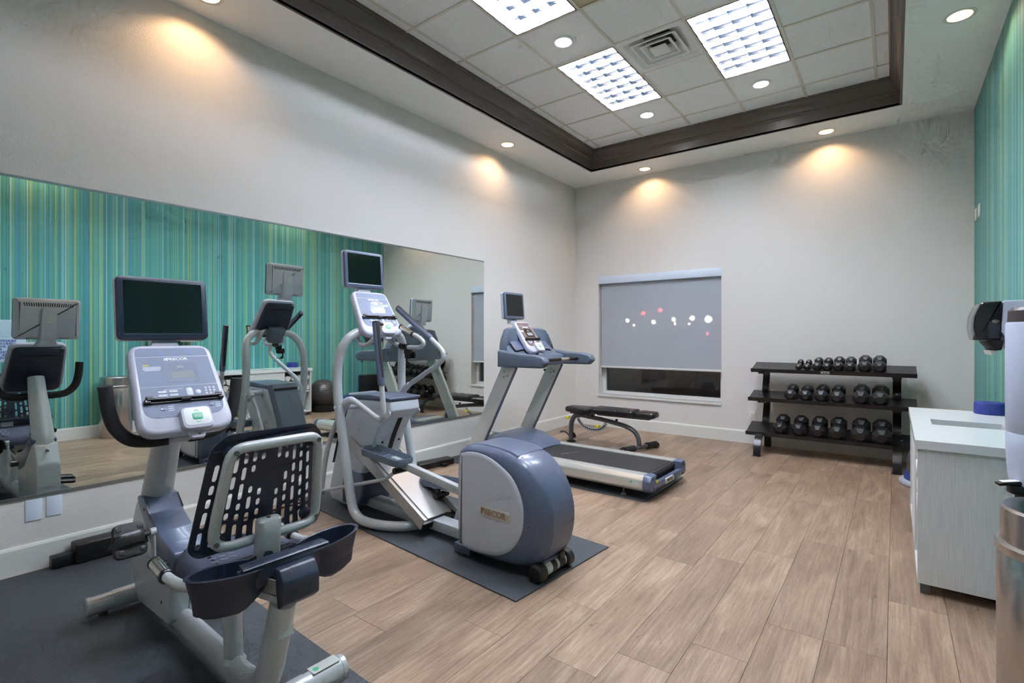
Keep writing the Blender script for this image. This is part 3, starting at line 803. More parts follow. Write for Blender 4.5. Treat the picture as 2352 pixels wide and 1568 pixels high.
    for x in (-1, 1):
        box(b, (0.004 + x * w0 * 0.36, yr + 0.009, 0.040), (0.030, 0.014, 0.012), None, 0.004)
        box(b, (0.004 + x * w0 * 0.385, yr - 0.006, 0.032), (0.022, 0.018, 0.020), None, 0.003)
    box(b, (0.004, yr - 0.003, 0.034), (0.04, 0.016, 0.022), None, 0.003)
    xf(b, mx); obj('reading_rack', b, 'black', par)
    if pad:
        yp = -h_ / 2 + 0.050
        b = B(); slab(b, rrect(0.122, 0.105, 0.026, 5, 0.026, yp), 0.018, 0.050, mx, 0.008); pd = obj('control_pad', b, 'consolew', par)
        b = B(); slab(b, rrect(0.104, 0.086, 0.022, 5, 0.026, yp + 0.004), 0.0485, 0.0515, mx, 0.0015); obj('pad_face', b, 'white', pd)
        b = B(); slab(b, rrect(0.040, 0.032, 0.008, 4, 0.026, yp + 0.003), 0.051, 0.0535, mx, 0.001); q = obj('start_button', b, 'green', pd)
        text('button_lettering', 'QUICK\nSTART', 0.0095, up(0.026, yp + 0.003, 0.0536), 'white', pd, 0.0003, line=0.9)
        b = B()
        for s in (1, -1): tube(b, [mx @ Vector((0.026 - 0.009, yp + 0.003 + s * 0.024, 0.0518)), mx @ Vector((0.026, yp + 0.003 + s * 0.031, 0.0518)), mx @ Vector((0.026 + 0.009, yp + 0.003 + s * 0.024, 0.0518))], 0.0012, 6, 1)
        stuff(obj('chevron', b, 'green', pd))
        b = B(); slab(b, rpoly([(0.000, -h_ / 2 - 0.030), (0.052, -h_ / 2 - 0.030), (0.062, -h_ / 2 + 0.01), (-0.010, -h_ / 2 + 0.01)], [0.010, 0.010, 0.002, 0.002]), -0.004, 0.014, mx, 0.003); lt = obj('latch_tab', b, 'consolew', par)
        b = B(); slab(b, circ((0.030, -h_ / 2 - 0.014), 0.005, 10), 0.013, 0.0155, mx); islands('screw', b, 'greybolt', lt)
    # back housing
    b = B(); loft(b, [[mx @ Vector((x, y, z)) for x, y in inset(tr(w0, w1, -h_ / 2, h_ / 2, [0.075, 0.075, 0.06, 0.06]), d)] for d, z in ((0.016, -0.026), (0.022, -0.048), (0.040, -0.062))]); bk = obj('back_housing', b, back, par)
    b = B(); box(b, mx @ Vector((0, h_ * 0.33, -0.062)), (0.001, 0.001, 0.001)); slab(b, rrect(w1 * 0.62, 0.012, 0.005, 3, 0, h_ * 0.33), -0.0635, -0.061, mx); obj('back_slot', b, 'dark', bk, False)
    return mx

# ---------------------------------------------------------------- recumbent bike
bk = thing('recumbent_bike', 'grey recumbent exercise bike with black mesh backrest in the left foreground', 'exercise bike', (-2.40, 0.925, 0.008), R(-1.8))
# lower shroud
low = rpoly([(-0.53, 0.50), (-0.585, 0.40), (-0.588, 0.25), (-0.53, 0.12), (-0.48, 0.075), (-0.085, 0.095), (-0.055, 0.30), (-0.035, 0.39), (-0.15, 0.415), (-0.38, 0.525), (-0.50, 0.552)],
            [0.03, 0.08, 0.1, 0.08, 0.03, 0.02, 0.05, 0.02, 0.1, 0.03, 0.04])
b = B(); side(low, -0.067, 0.067, b, 0.010, 3); obj('shroud', b, 'silver', bk)
upc = rpoly([(-0.50, 0.572), (-0.405, 0.588), (-0.31, 0.515), (-0.20, 0.466), (-0.10, 0.440), (0.0, 0.425), (0.0, 0.38), (-0.04, 0.33), (-0.10, 0.30), (-0.26, 0.36), (-0.38, 0.47)],
            [0.03, 0.05, 0.1, 0.1, 0.1, 0.03, 0.06, 0.05, 0.1, 0.1, 0.1])
b = B(); side(upc, -0.070, 0.070, b, 0.007, 3); obj('top_cover', b, 'slate', bk)
b = B()
for u, z, e in ((-0.38, 0.53, 0.0035), (-0.16, 0.17, 0.0)): cyl(b, (u, -0.064 - e, z), (u, -0.0678 - e, z), 0.007, n=10)
islands('screw_hole', b, 'dark', bk)
b = B(); slab(b, rrect(0.06, 0.05, 0.006, 3), 0, 0.0012, Matrix.Translation((-0.33, -0.0675, 0.30)) @ Matrix.Rotation(PI / 2, 4, 'X')); obj('side_label', b, 'lgrey', bk, False)
b = B(); tube(b, [(-0.083, 0.012, 0.11), (-0.064, 0.012, 0.24), (-0.036, 0.012, 0.39)], 0.0014, 6, 1); obj('shroud_seam', b, 'dark', bk)
# mast
b = B(); tube(b, [(-0.50, 0, 0.36), (-0.445, 0, 0.56), (-0.37, 0, 0.72), (-0.285, 0, 0.90), (-0.24, 0, 1.02)], [0.052, 0.052, 0.050, 0.046, 0.042], 20, 6, ry=[0.066, 0.066, 0.062, 0.055, 0.05], up=(0, 1, 0)); mst = obj('mast', b, 'silver', bk)
b = B()
for u, z in ((-0.545, 0.50), (-0.565, 0.40)): cyl(b, (u + 0.02, 0, z), (u - 0.012, 0, z - 0.002), 0.008, n=10)
islands('bolt', b, 'greybolt', mst)
CM = make_console(bk, (-0.178, 0.006, 1.097), R(35), 0.375, 0.330, 0.452)
make_monitor(bk, (-0.42, 0.022, 1.463), R(7), 0.375, 0.298)
# foam-covered handlebar
b = B(); tube(b, [(-0.20, -0.03, 0.872), (-0.21, -0.10, 0.872), (-0.22, -0.165, 0.888), (-0.225, -0.215, 0.945), (-0.22, -0.240, 1.03), (-0.215, -0.252, 1.125)], 0.0265, 16, 6); obj('grip', b, 'foam', bk)
b = B(); tube(b, [(-0.20, 0.055, 0.872), (-0.21, 0.12, 0.872), (-0.22, 0.19, 0.888), (-0.225, 0.24, 0.945), (-0.22, 0.262, 1.03), (-0.215, 0.270, 1.125)], 0.0265, 16, 6); obj('grip', b, 'foam', bk)
b = B(); cyl(b, (-0.20, -0.05, 0.872), (-0.20, 0.075, 0.872), 0.019, n=14); obj('handlebar', b, 'silver', bk)
# feet and base rail
def foot(u, v, z, r1, r2, half, nm, sleeve):
    b = B(); tube(b, [(u, v - half, z), (u, v + half, z)], r1, 20, 1, ry=r2, up=(0, 0, 1)); f_ = obj(nm, b, 'silver', bk)
    b = B()
    for s in (-1, 1): tube(b, [(u, v + s * (half - 0.004), z), (u, v + s * (half + 0.014), z), (u, v + s * (half + 0.018), z)], [r1 + 0.002, r1 + 0.002, r1 - 0.006], 20, 1, ry=[r2 + 0.002, r2 + 0.002, r2 - 0.006], up=(0, 0, 1))
    islands('end_cap', b, 'silver', f_)
    b = B()
    for s in (-1, 1): tube(b, [(u, v + s * sleeve[0], z), (u, v + s * sleeve[1], z)], r1 + 0.003, 20, 1, ry=r2 + 0.003, up=(0, 0, 1))
    islands('sleeve', b, 'silver', f_)
    b = B()
    for s in (-1, 1): cyl(b, (u, v + s * (half - 0.05), 0.0), (u, v + s * (half - 0.05), 0.03), 0.02, 0.014, 12)
    islands('levelling_pad', b, 'black', f_)
    b = B(); cyl(b, (u, v + sleeve[0] * 1.25, z + r2 + 0.002), (u, v + sleeve[0] * 1.25, z + r2 + 0.007), 0.009, n=10); islands('bolt', b, 'greybolt', f_)
    return f_
ff = foot(-0.63, 0.0, 0.055, 0.036, 0.042, 0.215, 'front_foot', (0.02, 0.13))
b = B(); cyl(b, (-0.63, -0.15, 0.07), (-0.685, -0.15, 0.06), 0.016, 0.012, 12); cyl(b, (-0.63, 0.15, 0.07), (-0.685, 0.15, 0.06), 0.016, 0.012, 12); islands('transport_lug', b, 'silver', ff)
rf = foot(0.69, 0.0, 0.060, 0.042, 0.046, 0.262, 'rear_foot', (0.03, 0.12))
b = B(); slab(b, rrect(0.11, 0.05, 0.004, 3), 0, 0.0012, Matrix.Translation((0.688, 0.20, 0.1063)) @ Matrix.Rotation(R(90), 4, 'Z') @ Matrix.Rotation(R(0), 4, 'X')); lb = obj('service_label', b, 'whitelabel', rf, False)
b = B(); slab(b, circ((0, 0), 0.011, 12), 0, 0.0006, Matrix.Translation((0.69, 0.165, 0.1076))); obj('label_mark', b, 'green', rf, False)
b = B()
rail = [(-0.60, 0.090), (-0.2, 0.085), (0.20, 0.080), (0.45, 0.076), (0.56, 0.085), (0.64, 0.13), (0.69, 0.21), (0.73, 0.32), (0.775, 0.455)]
tube(b, [(u, 0, z) for u, z in rail], [0.058, 0.058, 0.058, 0.058, 0.057, 0.053, 0.050, 0.048, 0.045], 20, 6, ry=[0.034, 0.034, 0.034, 0.034, 0.038, 0.042, 0.042, 0.041, 0.040], up=(0, 1, 0))
br = obj('base_rail', b, 'silver', bk)
lm = Matrix.Translation((0.778, -0.0, 0.385)) @ Matrix.Rotation(R(90), 4, 'Z') @ Matrix.Rotation(R(72), 4, 'X')
b = B(); slab(b, rrect(0.052, 0.035, 0.003, 2, 0, -0.030), -0.002, 0.0030, lm); obj('barcode_label', b, 'whitelabel', br, False)
b = B(); slab(b, rrect(0.054, 0.040, 0.002, 2, 0, 0.014), -0.002, 0.0025, lm); obj('warning_label', b, 'lgrey', br, False)
b = B(); cyl(b, (0.40, 0, 0.10), (0.375, 0, 0.43), 0.033, n=20); lathe(b, [(0.042, 0.0), (0.036, 0.012), (0.033, 0.02)], (0.40, 0, 0.108), 20, False, False); obj('seat_post', b, 'silver', bk)
# seat carriage
def tr_box(b, p0, p1, hw, h0, h1):
    p0, p1 = Vector(p0), Vector(p1); t = (p1 - p0).normalized(); n = Vector((-t.z, 0, t.x))
    loft(b, [[p + Vector((0, s, 0)) + n * k for s, k in ((-hw, h0), (hw, h0), (hw, h1), (-hw, h1))] for p in (p0, p1)])
b = B(); tr_box(b, (0.05, 0, 0.375), (0.845, 0, 0.505), 0.050, -0.022, 0.0); obj('seat_rail', b, 'silver', bk, False)
b = B(); tr_box(b, (0.06, 0, 0.378), (0.84, 0, 0.506), 0.044, 0.0, 0.055); obj('rail_channel', b, 'black', bk, False)
b = B()
for s in (-1, 1): tr_box(b, (0.30, s * 0.047, 0.417), (0.84, s * 0.047, 0.506), 0.004, 0.004, 0.048)
islands('rail_side', b, 'silver2', bk, False)
b = B(); em = Matrix.Translation((0.855, 0, 0.548)) @ Matrix.Rotation(R(-9), 4, 'Y')
side(rpoly([(-0.01, -0.075), (0.030, -0.055), (0.042, 0.01), (0.020, 0.052), (-0.01, 0.055)], [0.005, 0.02, 0.03, 0.02, 0.004]), -0.062, 0.062, b, 0.008); xf(b, em); cp = obj('rail_end_cap', b, 'navy', bk)
b = B()
for s in (-1, 1): cyl(b, em @ Vector((0.030, s * 0.022, -0.022)), em @ Vector((0.0385, s * 0.022, -0.020)), 0.0085, n=12)
islands('cap_hole', b, 'dark', cp)
# seat cushion with a nose dip
b = B(); so = rpoly([(0.175, -0.118), (0.185, 0.0), (0.175, 0.118), (0.30, 0.165), (0.60, 0.205), (0.65, 0.15), (0.65, -0.15), (0.60, -0.205), (0.30, -0.165)], [0.04, 0.05, 0.04, 0.08, 0.06, 0.06, 0.06, 0.06, 0.08], 5)
loft(b, [[Vector((p[0], p[1], z + (p[0] - 0.45) * 0.10)) for p in inset(so, d)] for d, z in ((0.02, 0.452), (0.004, 0.458), (0.0, 0.474), (0.010, 0.505), (0.026, 0.531), (0.040, 0.540), (0.075, 0.541))]); st = obj('seat', b, 'navyf', bk)
b = B()
for k in range(5):
    for j in (-1, 1):
        for q in range(3): box(b, (0.335 + k * 0.045, j * (0.05 + q * 0.030) + (0.01 if k % 2 else 0), 0.541 + (0.335 + k * 0.045 - 0.45) * 0.10 - 0.0005), (0.012, 0.024, 0.004), Matrix.Rotation(0.5 * j, 3, 'Z'), 0.0015, 1)
stuff(obj('seat_slots', b, 'slate2', st, False))
# backrest: perforated shell leaning back
BL, BU = 0.600, 0.585     # z of bottom, u of bottom plane
lean = R(13)
def warp_back(co):
    x, y, z = co        # x = across, y = up the shell, z = thickness
    uu = BU + y * math.sin(lean) + z - 0.55 * x * x + 0.10 * max(0, 0.08 - y) * 1.5
    return Vector((uu, x + 0.018, BL + y * math.cos(lean)))
outl = rpoly([(-0.235, 0.03), (-0.21, 0.0), (0.21, 0.0), (0.235, 0.03), (0.225, 0.10), (0.195, 0.375), (0.15, 0.422), (-0.15, 0.422), (-0.195, 0.375), (-0.225, 0.10)], [0.04, 0.04, 0.04, 0.04, 0.05, 0.06, 0.05, 0.05, 0.06, 0.05], 6)
def slot(cx_, cy_, l, wd, a):
    n = 5; pts = []
    for k in range(n + 1): t_ = -PI / 2 + PI * k / n; pts.append((wd / 2 * math.sin(t_ + PI / 2 - PI / 2), 0))
    pts = []
    for k in range(n + 1):
        t_ = PI * k / n; pts.append((wd / 2 * math.cos(t_), l / 2 - wd / 2 + wd / 2 * math.sin(t_)))
    for k in range(n + 1):
        t_ = PI + PI * k / n; pts.append((wd / 2 * math.cos(t_), -l / 2 + wd / 2 + wd / 2 * math.sin(t_)))
    ca, sa = math.cos(a), math.sin(a)
    return [(cx_ + x * ca - y * sa, cy_ + x * sa + y * ca) for x, y in pts]
holes = []; rs = random.Random(11)
for col in range(-6, 7):
    if col == 0: continue
    y = 0.022 + rs.uniform(0, 0.02)
    while y < 0.40:
        l = rs.choice([0.026, 0.034, 0.046, 0.058]); cy_ = y + l / 2
        xw = 0.226 - 0.10 * max(0, cy_ - 0.05) / 0.34 * 0.50
        cx_ = col / 6.6 * xw
        mid = abs(col) == 1 and 0.21 < cy_ < 0.29
        rim = cy_ + l / 2 < 0.398 - 0.05 * (abs(col) / 6) ** 3 and cy_ - l / 2 > 0.014
        corner = abs(col) >= 6 and (cy_ > 0.31 or cy_ < 0.05)
        tie = abs(col) == 2 and 0.24 < cy_ < 0.28
        if rim and not mid and not corner and not tie: holes.append(slot(cx_, cy_, l, 0.0150, (col / 6.6) * 0.14))
        y += l + 0.012
plate('backrest', outl, holes, 0.006, 'navy', bk, warp_back)
b = B(); fr = []
for x, y in rpoly([(-0.182, 0.035), (0.182, 0.035), (0.175, 0.15), (0.150, 0.380), (-0.150, 0.380), (-0.175, 0.15)], [0.055, 0.055, 0.05, 0.05, 0.05, 0.05], 5):
    p = warp_back((x, y, 0.045)); fr.append(p)
tube(b, fr, 0.0175, 12, 1, closed=True); bf = obj('backrest_frame', b, 'silver', bk)
b = B()
for x, y in ((-0.175, 0.055), (0.175, 0.055), (0.143, 0.366), (-0.143, 0.366)):
    p = warp_back((x, y, 0.060)); cyl(b, p, p + Vector((0.006, 0, 0)), 0.0085, n=10)
islands('bolt', b, 'greybolt', bf)
b = B()
for x, y in ((-0.160, 0.06), (0.160, 0.06), (0.137, 0.358), (-0.137, 0.358)): cyl(b, warp_back((x, y, 0.0)), warp_back((x, y, 0.04)), 0.024, 0.016, 12)
islands('mount_boss', b, 'navy', bf)
b = B(); loft(b, [[Vector((u_, y_, z_)) for y_, u_ in [(q[0], uc + q[1]) for q in rrect(wd, dp, 0.018, 4)]] for uc, z_, wd, dp in ((0.655, 0.54, 0.085, 0.05), (0.668, 0.66, 0.080, 0.048), (0.672, 0.70, 0.080, 0.048), (0.672, 0.708, 0.07, 0.04))]); bb = obj('back_bracket', b, 'silver', bk)
b = B(); cyl(b, (0.672, 0, 0.706), (0.672, 0, 0.7095), 0.007, n=10); islands('bolt', b, 'dark', bb)
# bottle tray: one boat-shaped band with a deep cup at each end
def cup(b, cv, hv, hu, uc, z0, z1, s):
    top = [(uc + hu * math.sin(a) * (1.0), cv + hv * math.cos(a)) for a in [2 * PI * k / 24 for k in range(24)]]
    sc = lambda f, g=0: [(uc + (p[0] - uc) * f + 0.0, cv + (p[1] - cv) * f + g) for p in top]
    tilt_z = lambda p, z: z + s * (p[1] - cv) * 0.10 + (0.55 * max(0.0, -s * (p[1] - cv) - 0.01) if z < z1 - 0.02 else 0.0)
    R_ = [(1.0, z1), (1.04, z1 + 0.004), (1.0, z1 + 0.008), (0.93, z1 + 0.005), (0.84, z0 + 0.012), (0.0, z0 + 0.012)]
    loft(b, [[Vector((p[0], p[1], tilt_z(p, z))) for p in sc(f)] for f, z in [(0.0001, z0), (0.70, z0), (0.80, z0 + 0.012), (0.95, z1 - 0.03)] + R_[:-1] + [(0.0001, z0 + 0.012)]], False, False)
b = B(); cup(b, -0.135, 0.135, 0.066, 0.712, 0.462, 0.582, -1); ty = obj('cup_holder', b, 'navy', bk)
b = B(); cup(b, 0.185, 0.135, 0.066, 0.712, 0.462, 0.582, 1); obj('cup_holder', b, 'navy', bk)
b = B(); tube(b, [(0.745, -0.13, 0.548), (0.768, -0.03, 0.560), (0.768, 0.08, 0.560), (0.745, 0.18, 0.548)], 0.010, 12, 6, ry=[0.042, 0.034, 0.034, 0.042], up=(0, 0, 1)); tube(b, [(0.735, -0.12, 0.590), (0.752, 0.0, 0.598), (0.735, 0.17, 0.590)], 0.028, 12, 6, ry=0.006, up=(0, 0, 1)); obj('tray_bridge', b, 'navy', bk)
# side handles
for s in (-1, 1):
    vv = 0.226
    b = B(); tube(b, [(0.70, s * (vv - 0.10), 0.515), (0.655, s * (vv - 0.03), 0.535), (0.58, s * vv, 0.528), (0.48, s * vv, 0.512), (0.40, s * vv, 0.510)], 0.0175, 14, 6); h_ = obj('side_handle', b, 'silver', bk)
    b = B(); cyl(b, (0.41, s * vv, 0.509), (0.300, s * vv, 0.524), 0.0215, n=18, bev=0.002); obj('pulse_grip', b, 'chrome', h_)
    b = B(); cyl(b, (0.422, s * vv, 0.511), (0.400, s * vv, 0.508), 0.0235, n=18, bev=0.003); cyl(b, (0.306, s * vv, 0.5232), (0.292, s * vv, 0.5251), 0.0232, n=18, bev=0.003); islands('grip_collar', b, 'black', h_)
# cranks and pedals
b = B(); cyl(b, (-0.09, -0.115, 0.355), (-0.09, 0.115, 0.355), 0.02, n=14); obj('crank_axle', b, 'greybolt', bk)
for s, ang in ((-1, R(82)), (1, R(262))):
    cu = Vector((-0.09 + 0.165 * math.cos(ang), 0, 0.355 + 0.165 * math.sin(ang)))
    b = B(); tube(b, [(-0.09, s * 0.115, 0.355), (cu.x, s * 0.125, cu.z)], 0.014, 12, 1, ry=0.008, up=(0, 1, 0)); cyl(b, (cu.x, s * 0.116, cu.z), (cu.x, s * 0.136, cu.z), 0.017, n=12); ck = obj('crank_arm', b, 'silver', bk)
    pm = Matrix.Translation((cu.x - 0.005, s * 0.205, cu.z - 0.012)) @ Matrix.Rotation(R(62) if s < 0 else R(-15), 4, 'Y') @ Matrix.Rotation(R(-10), 4, 'X')
    b = B(); slab(b, rpoly([(-0.068, -0.055), (0.068, -0.062), (0.068, 0.058), (-0.068, 0.055)], 0.026, 5), -0.012, 0.012, pm, 0.006, 0.006)
    for q in range(4):
        for j in (-1, 1): slab(b, rrect(0.018, 0.020, 0.005, 2, -0.045 + q * 0.030, j * 0.038), 0.011, 0.0145, pm, 0.001)
    pe = obj('pedal', b, 'rubber', bk)
    b = B(); tube(b, [pm @ Vector(p) for p in ((0.0, -0.062, -0.002), (0.004, -0.054, 0.014), (0.0, -0.02, 0.028), (-0.004, 0.025, 0.028), (0.0, 0.055, 0.014), (0.0, 0.062, -0.002))], 0.024, 10, 5, ry=0.003, up=tuple((pm.to_3x3() @ Vector((1, 0, 0))).cross(Vector((0, 1, 0))) if False else pm.to_3x3() @ Vector((0, 0, 1)))); obj('pedal_strap', b, 'black', pe)
    b = B(); cyl(b, (cu.x, s * 0.13, cu.z), (cu.x - 0.004, s * 0.19, cu.z - 0.006), 0.009, n=10); obj('pedal_spindle', b, 'greybolt', pe)

# ---------------------------------------------------------------- elliptical trainer
el = thing('elliptical_trainer', 'grey elliptical trainer with rounded blue-grey drum on a rubber mat', 'elliptical', (-1.56, 2.42, 0.008), R(-2.9))
full_ = [(-0.565, 0.10), (-0.575, 0.35), (-0.565, 0.60), (-0.53, 0.662), (-0.43, 0.690), (-0.30, 0.690), (-0.19, 0.680), (-0.10, 0.655), (-0.03, 0.615), (0.04, 0.545), (0.085, 0.465), (0.108, 0.37), (0.105, 0.27), (0.08, 0.18), (0.03, 0.105), (-0.04, 0.062), (-0.14, 0.045), (-0.35, 0.040), (-0.52, 0.048)]
fsm = [(p.x, p.y) for p in catmull([(x, y, 0) for x, y in full_], 3, True)]
inn = [(-0.535, 0.09), (-0.545, 0.35), (-0.535, 0.60), (-0.50, 0.640), (-0.42, 0.655), (-0.34, 0.652), (-0.26, 0.632), (-0.17, 0.590), (-0.11, 0.545), (-0.06, 0.470), (-0.038, 0.40), (-0.035, 0.34), (-0.045, 0.27), (-0.075, 0.205), (-0.12, 0.150), (-0.18, 0.108), (-0.26, 0.080), (-0.40, 0.066), (-0.50, 0.072)]
ism = [(p.x, p.y) for p in catmull([(x, y, 0) for x, y in inn], 3, True)]
mix = lambda A, C, t_: [(a[0] * (1 - t_) + c[0] * t_, a[1] * (1 - t_) + c[1] * t_) for a, c in zip(A, C)]
b = B(); rg = []
for v, t_ in ((-0.172, 1.0), (-0.168, 0.80), (-0.155, 0.45), (-0.13, 0.15), (-0.10, 0.0), (0.10, 0.0), (0.13, 0.15), (0.155, 0.45), (0.168, 0.80), (0.172, 1.0)):
    rg.append([Vector((x, v, z)) for x, z in mix(fsm, ism, t_)])
loft(b, rg); dr = obj('drum_cover', b, 'slate', el)
for s in (-1, 1):
    b = B(); loft(b, [[Vector((x, s * v, z)) for x, z in inset(ism, d)] for v, d in ((0.168, 0.004), (0.176, 0.005), (0.181, 0.011), (0.183, 0.03))]); sp = obj('side_panel', b, 'lgrey', el)
    if s < 0:
        b = B(); slab(b, rrect(0.235, 0.058, 0.014, 4), 0, 0.004, Matrix.Translation((-0.245, -0.181, 0.325)) @ Matrix.Rotation(PI / 2, 4, 'X'), 0.002); bd = obj('badge', b, 'badge', sp)
        text('badge_lettering', 'PRECOR', 0.050, Matrix.Translation((-0.252, -0.1860, 0.325)) @ Matrix.Rotation(PI / 2, 4, 'X'), 'badget', sp, 0.002, sx=1.02)
        text('badge_small_lettering', 'USA', 0.018, Matrix.Translation((-0.148, -0.1860, 0.325)) @ Matrix.Rotation(PI / 2, 4, 'X') @ Matrix.Rotation(PI / 2, 4, 'Z'), 'badge', sp, 0.001)
b = B(); lid = [(-0.548, 0.640), (-0.525, 0.666), (-0.43, 0.6935), (-0.30, 0.6938), (-0.19, 0.6838), (-0.12, 0.664)]
loft(b, [[Vector((u, v, z + dz)) for v, dz in ((-0.128, -0.012), (-0.12, -0.002), (-0.10, 0.0), (0.10, 0.0), (0.12, -0.002), (0.128, -0.012))] for u, z in [(p.x, p.y) for p in catmull([(u, z, 0) for u, z in lid], 4)]], False, False, closed=False); obj('drum_lid', b, 'slate', el)
b = B(); tube(b, [Vector((p[0], p[1], 0.30)) for p in [(-0.02, -0.172), (0.060, -0.14), (0.1065, -0.10), (0.1075, 0.10), (0.060, 0.14)]], 0.0015, 6, 1); obj('drum_seam', b, 'dark', el)
b = B(); cyl(b, (0.07, -0.075, 0.285), (0.095, -0.085, 0.285), 0.006, n=8); islands('screw', b, 'greybolt', el)
b = B(); loft(b, [[Vector((u, v, z)) for u, v in rrect(0.10, 0.20 - k * 0.03, 0.02, 3, -0.02 + k * 0.02, 0.01)] for k, z in ((0, 0.10), (1, 0.03))]); obj('tail_bracket', b, 'slate', el)
b = B(); box(b, (0.052, 0.06, 0.10), (0.012, 0.05, 0.045), None, 0.006); obj('tail_socket', b, 'black', el)
b = B(); cyl(b, (0.02, -0.09, 0.052), (0.02, 0.13, 0.052), 0.036, n=20); ro = obj('roller', b, 'silver', el)
b = B(); cyl(b, (0.02, -0.03, 0.0515), (0.02, 0.012, 0.0515), 0.0372, n=20); cyl(b, (0.02, 0.035, 0.0515), (0.02, 0.09, 0.0515), 0.0372, n=20); islands('roller_label', b, 'black', ro)
b = B(); cyl(b, (0.02, -0.068, 0.0515), (0.02, -0.032, 0.0515), 0.0373, n=20); islands('roller_label', b, 'whitelabel', ro)
for v0, v1 in ((-0.155, -0.085), (0.105, 0.175)):
    b = B(); cyl(b, (0.02, v0, 0.05), (0.02, v1, 0.05), 0.050, n=24, bev=0.012); obj('roller_wheel', b, 'black', el)
# base
b = B(); bx(b, -1.75, -0.50, -0.055, 0.055, 0.035, 0.105, 0.008); obj('base_rail', b, 'silver', el)
b = B(); bx(b, -0.62, -0.48, -0.14, 0.14, 0.0, 0.06, 0.01); obj('rail_shoe', b, 'slate', el)
# front tower
tw = rpoly([(-1.76, 0.86), (-1.275, 0.875), (-1.262, 0.80), (-1.36, 0.73), (-1.44, 0.60), (-1.51, 0.44), (-1.60, 0.32), (-1.62, 0.12), (-1.70, 0.03), (-2.03, 0.03), (-2.07, 0.09), (-2.00, 0.32), (-1.90, 0.60)], [0.03, 0.03, 0.02, 0.05, 0.08, 0.08, 0.04, 0.05, 0.06, 0.03, 0.06, 0.1, 0.1])
b = B(); side(tw, -0.135, 0.135, b, 0.02, 3); to = obj('tower_housing', b, 'lgrey', el)
b = B(); side(rpoly([(-1.77, 0.862), (-1.268, 0.877), (-1.262, 0.895), (-1.50, 0.905), (-1.78, 0.885)], 0.008), -0.138, 0.138, b, 0.006); obj('tower_cap', b, 'slate', el)
b = B(); loft(b, [[Vector((u, v, z)) for u, v, z in ((u0, -w_, z0), (u0, w_, z0), (u0 - 0.03, w_ - 0.03, z0 + 0.01), (u0 - 0.03, -w_ + 0.03, z0 + 0.01))] for u0, z0, w_ in ((-1.775, 0.885, 0.145), (-1.90, 0.61, 0.145), (-2.005, 0.33, 0.140))]); tf = obj('front_panel', b, 'slate2', el)
b = B(); tr_ = Vector((-1.825, 0, 0.845)); box(b, tr_, (0.05, 0.22, 0.012), Matrix.Rotation(R(20), 3, 'Y')); obj('bottle_slot', b, 'dark', tf, False)
b = B(); loft(b, [[Vector((u, v, z)) for v in (0.006, 0.046)] + [Vector((u + 0.003, v, z + 0.002)) for v in (0.046, 0.006)] for u, z in ((-1.352, 0.742), (-1.43, 0.61), (-1.505, 0.455), (-1.59, 0.325))]); obj('belt_slot', b, 'dark', to)
b = B()
for v in (-0.06, 0.09): cyl(b, (-1.475, v, 0.545), (-1.455, v, 0.553), 0.008, n=8)
islands('screw', b, 'dark', to)
b = B(); side(rpoly([(-1.85, 0.33), (-1.60, 0.315), (-1.57, 0.26), (-1.60, 0.14), (-1.66, 0.05), (-1.85, 0.05)], [0.02, 0.03, 0.03, 0.04, 0.03, 0.01]), -0.150, 0.150, b, 0.02, 3); obj('tower_skirt', b, 'slate', el)
# lift ramp
RA, RB = Vector((-1.75, 0, 0.545)), Vector((-0.90, 0, 0.105)); td = (RB - RA).normalized(); nd = Vector((-td.z, 0, td.x))
def onramp(t_, v, k): return RA + (RB - RA) * t_ + Vector((0, v, 0)) + nd * k
b = B(); loft(b, [[onramp(t_, v, k) for v, k in ((-0.125, -0.006), (0.125, -0.006), (0.125, 0.0), (0.095, 0.0), (0.092, 0.010), (-0.092, 0.010), (-0.095, 0.0), (-0.125, 0.0))] for t_ in (0.02, 0.98)]); rp_ = obj('ramp', b, 'steelr', el, False)
for s in (-1, 1):
    b = B(); loft(b, [[onramp(t_, s * v, k) for v, k in ((0.122, -0.05), (0.150, -0.05), (0.150, 0.030), (0.144, 0.030), (0.144, -0.006), (0.122, -0.006))] for t_ in (0.0, 1.0)]); obj('ramp_rail', b, 'steelr', el, False)
b = B()
for v in (-0.05, 0.05): cyl(b, onramp(0.06, v, 0.010), onramp(0.06, v, 0.014), 0.008, n=8)
islands('screw', b, 'chrome', rp_)
b = B(); box(b, onramp(0.985, 0, -0.03), (0.04, 0.29, 0.05), Matrix.Rotation(R(27), 3, 'Y')); obj('ramp_stop', b, 'black', el, False)
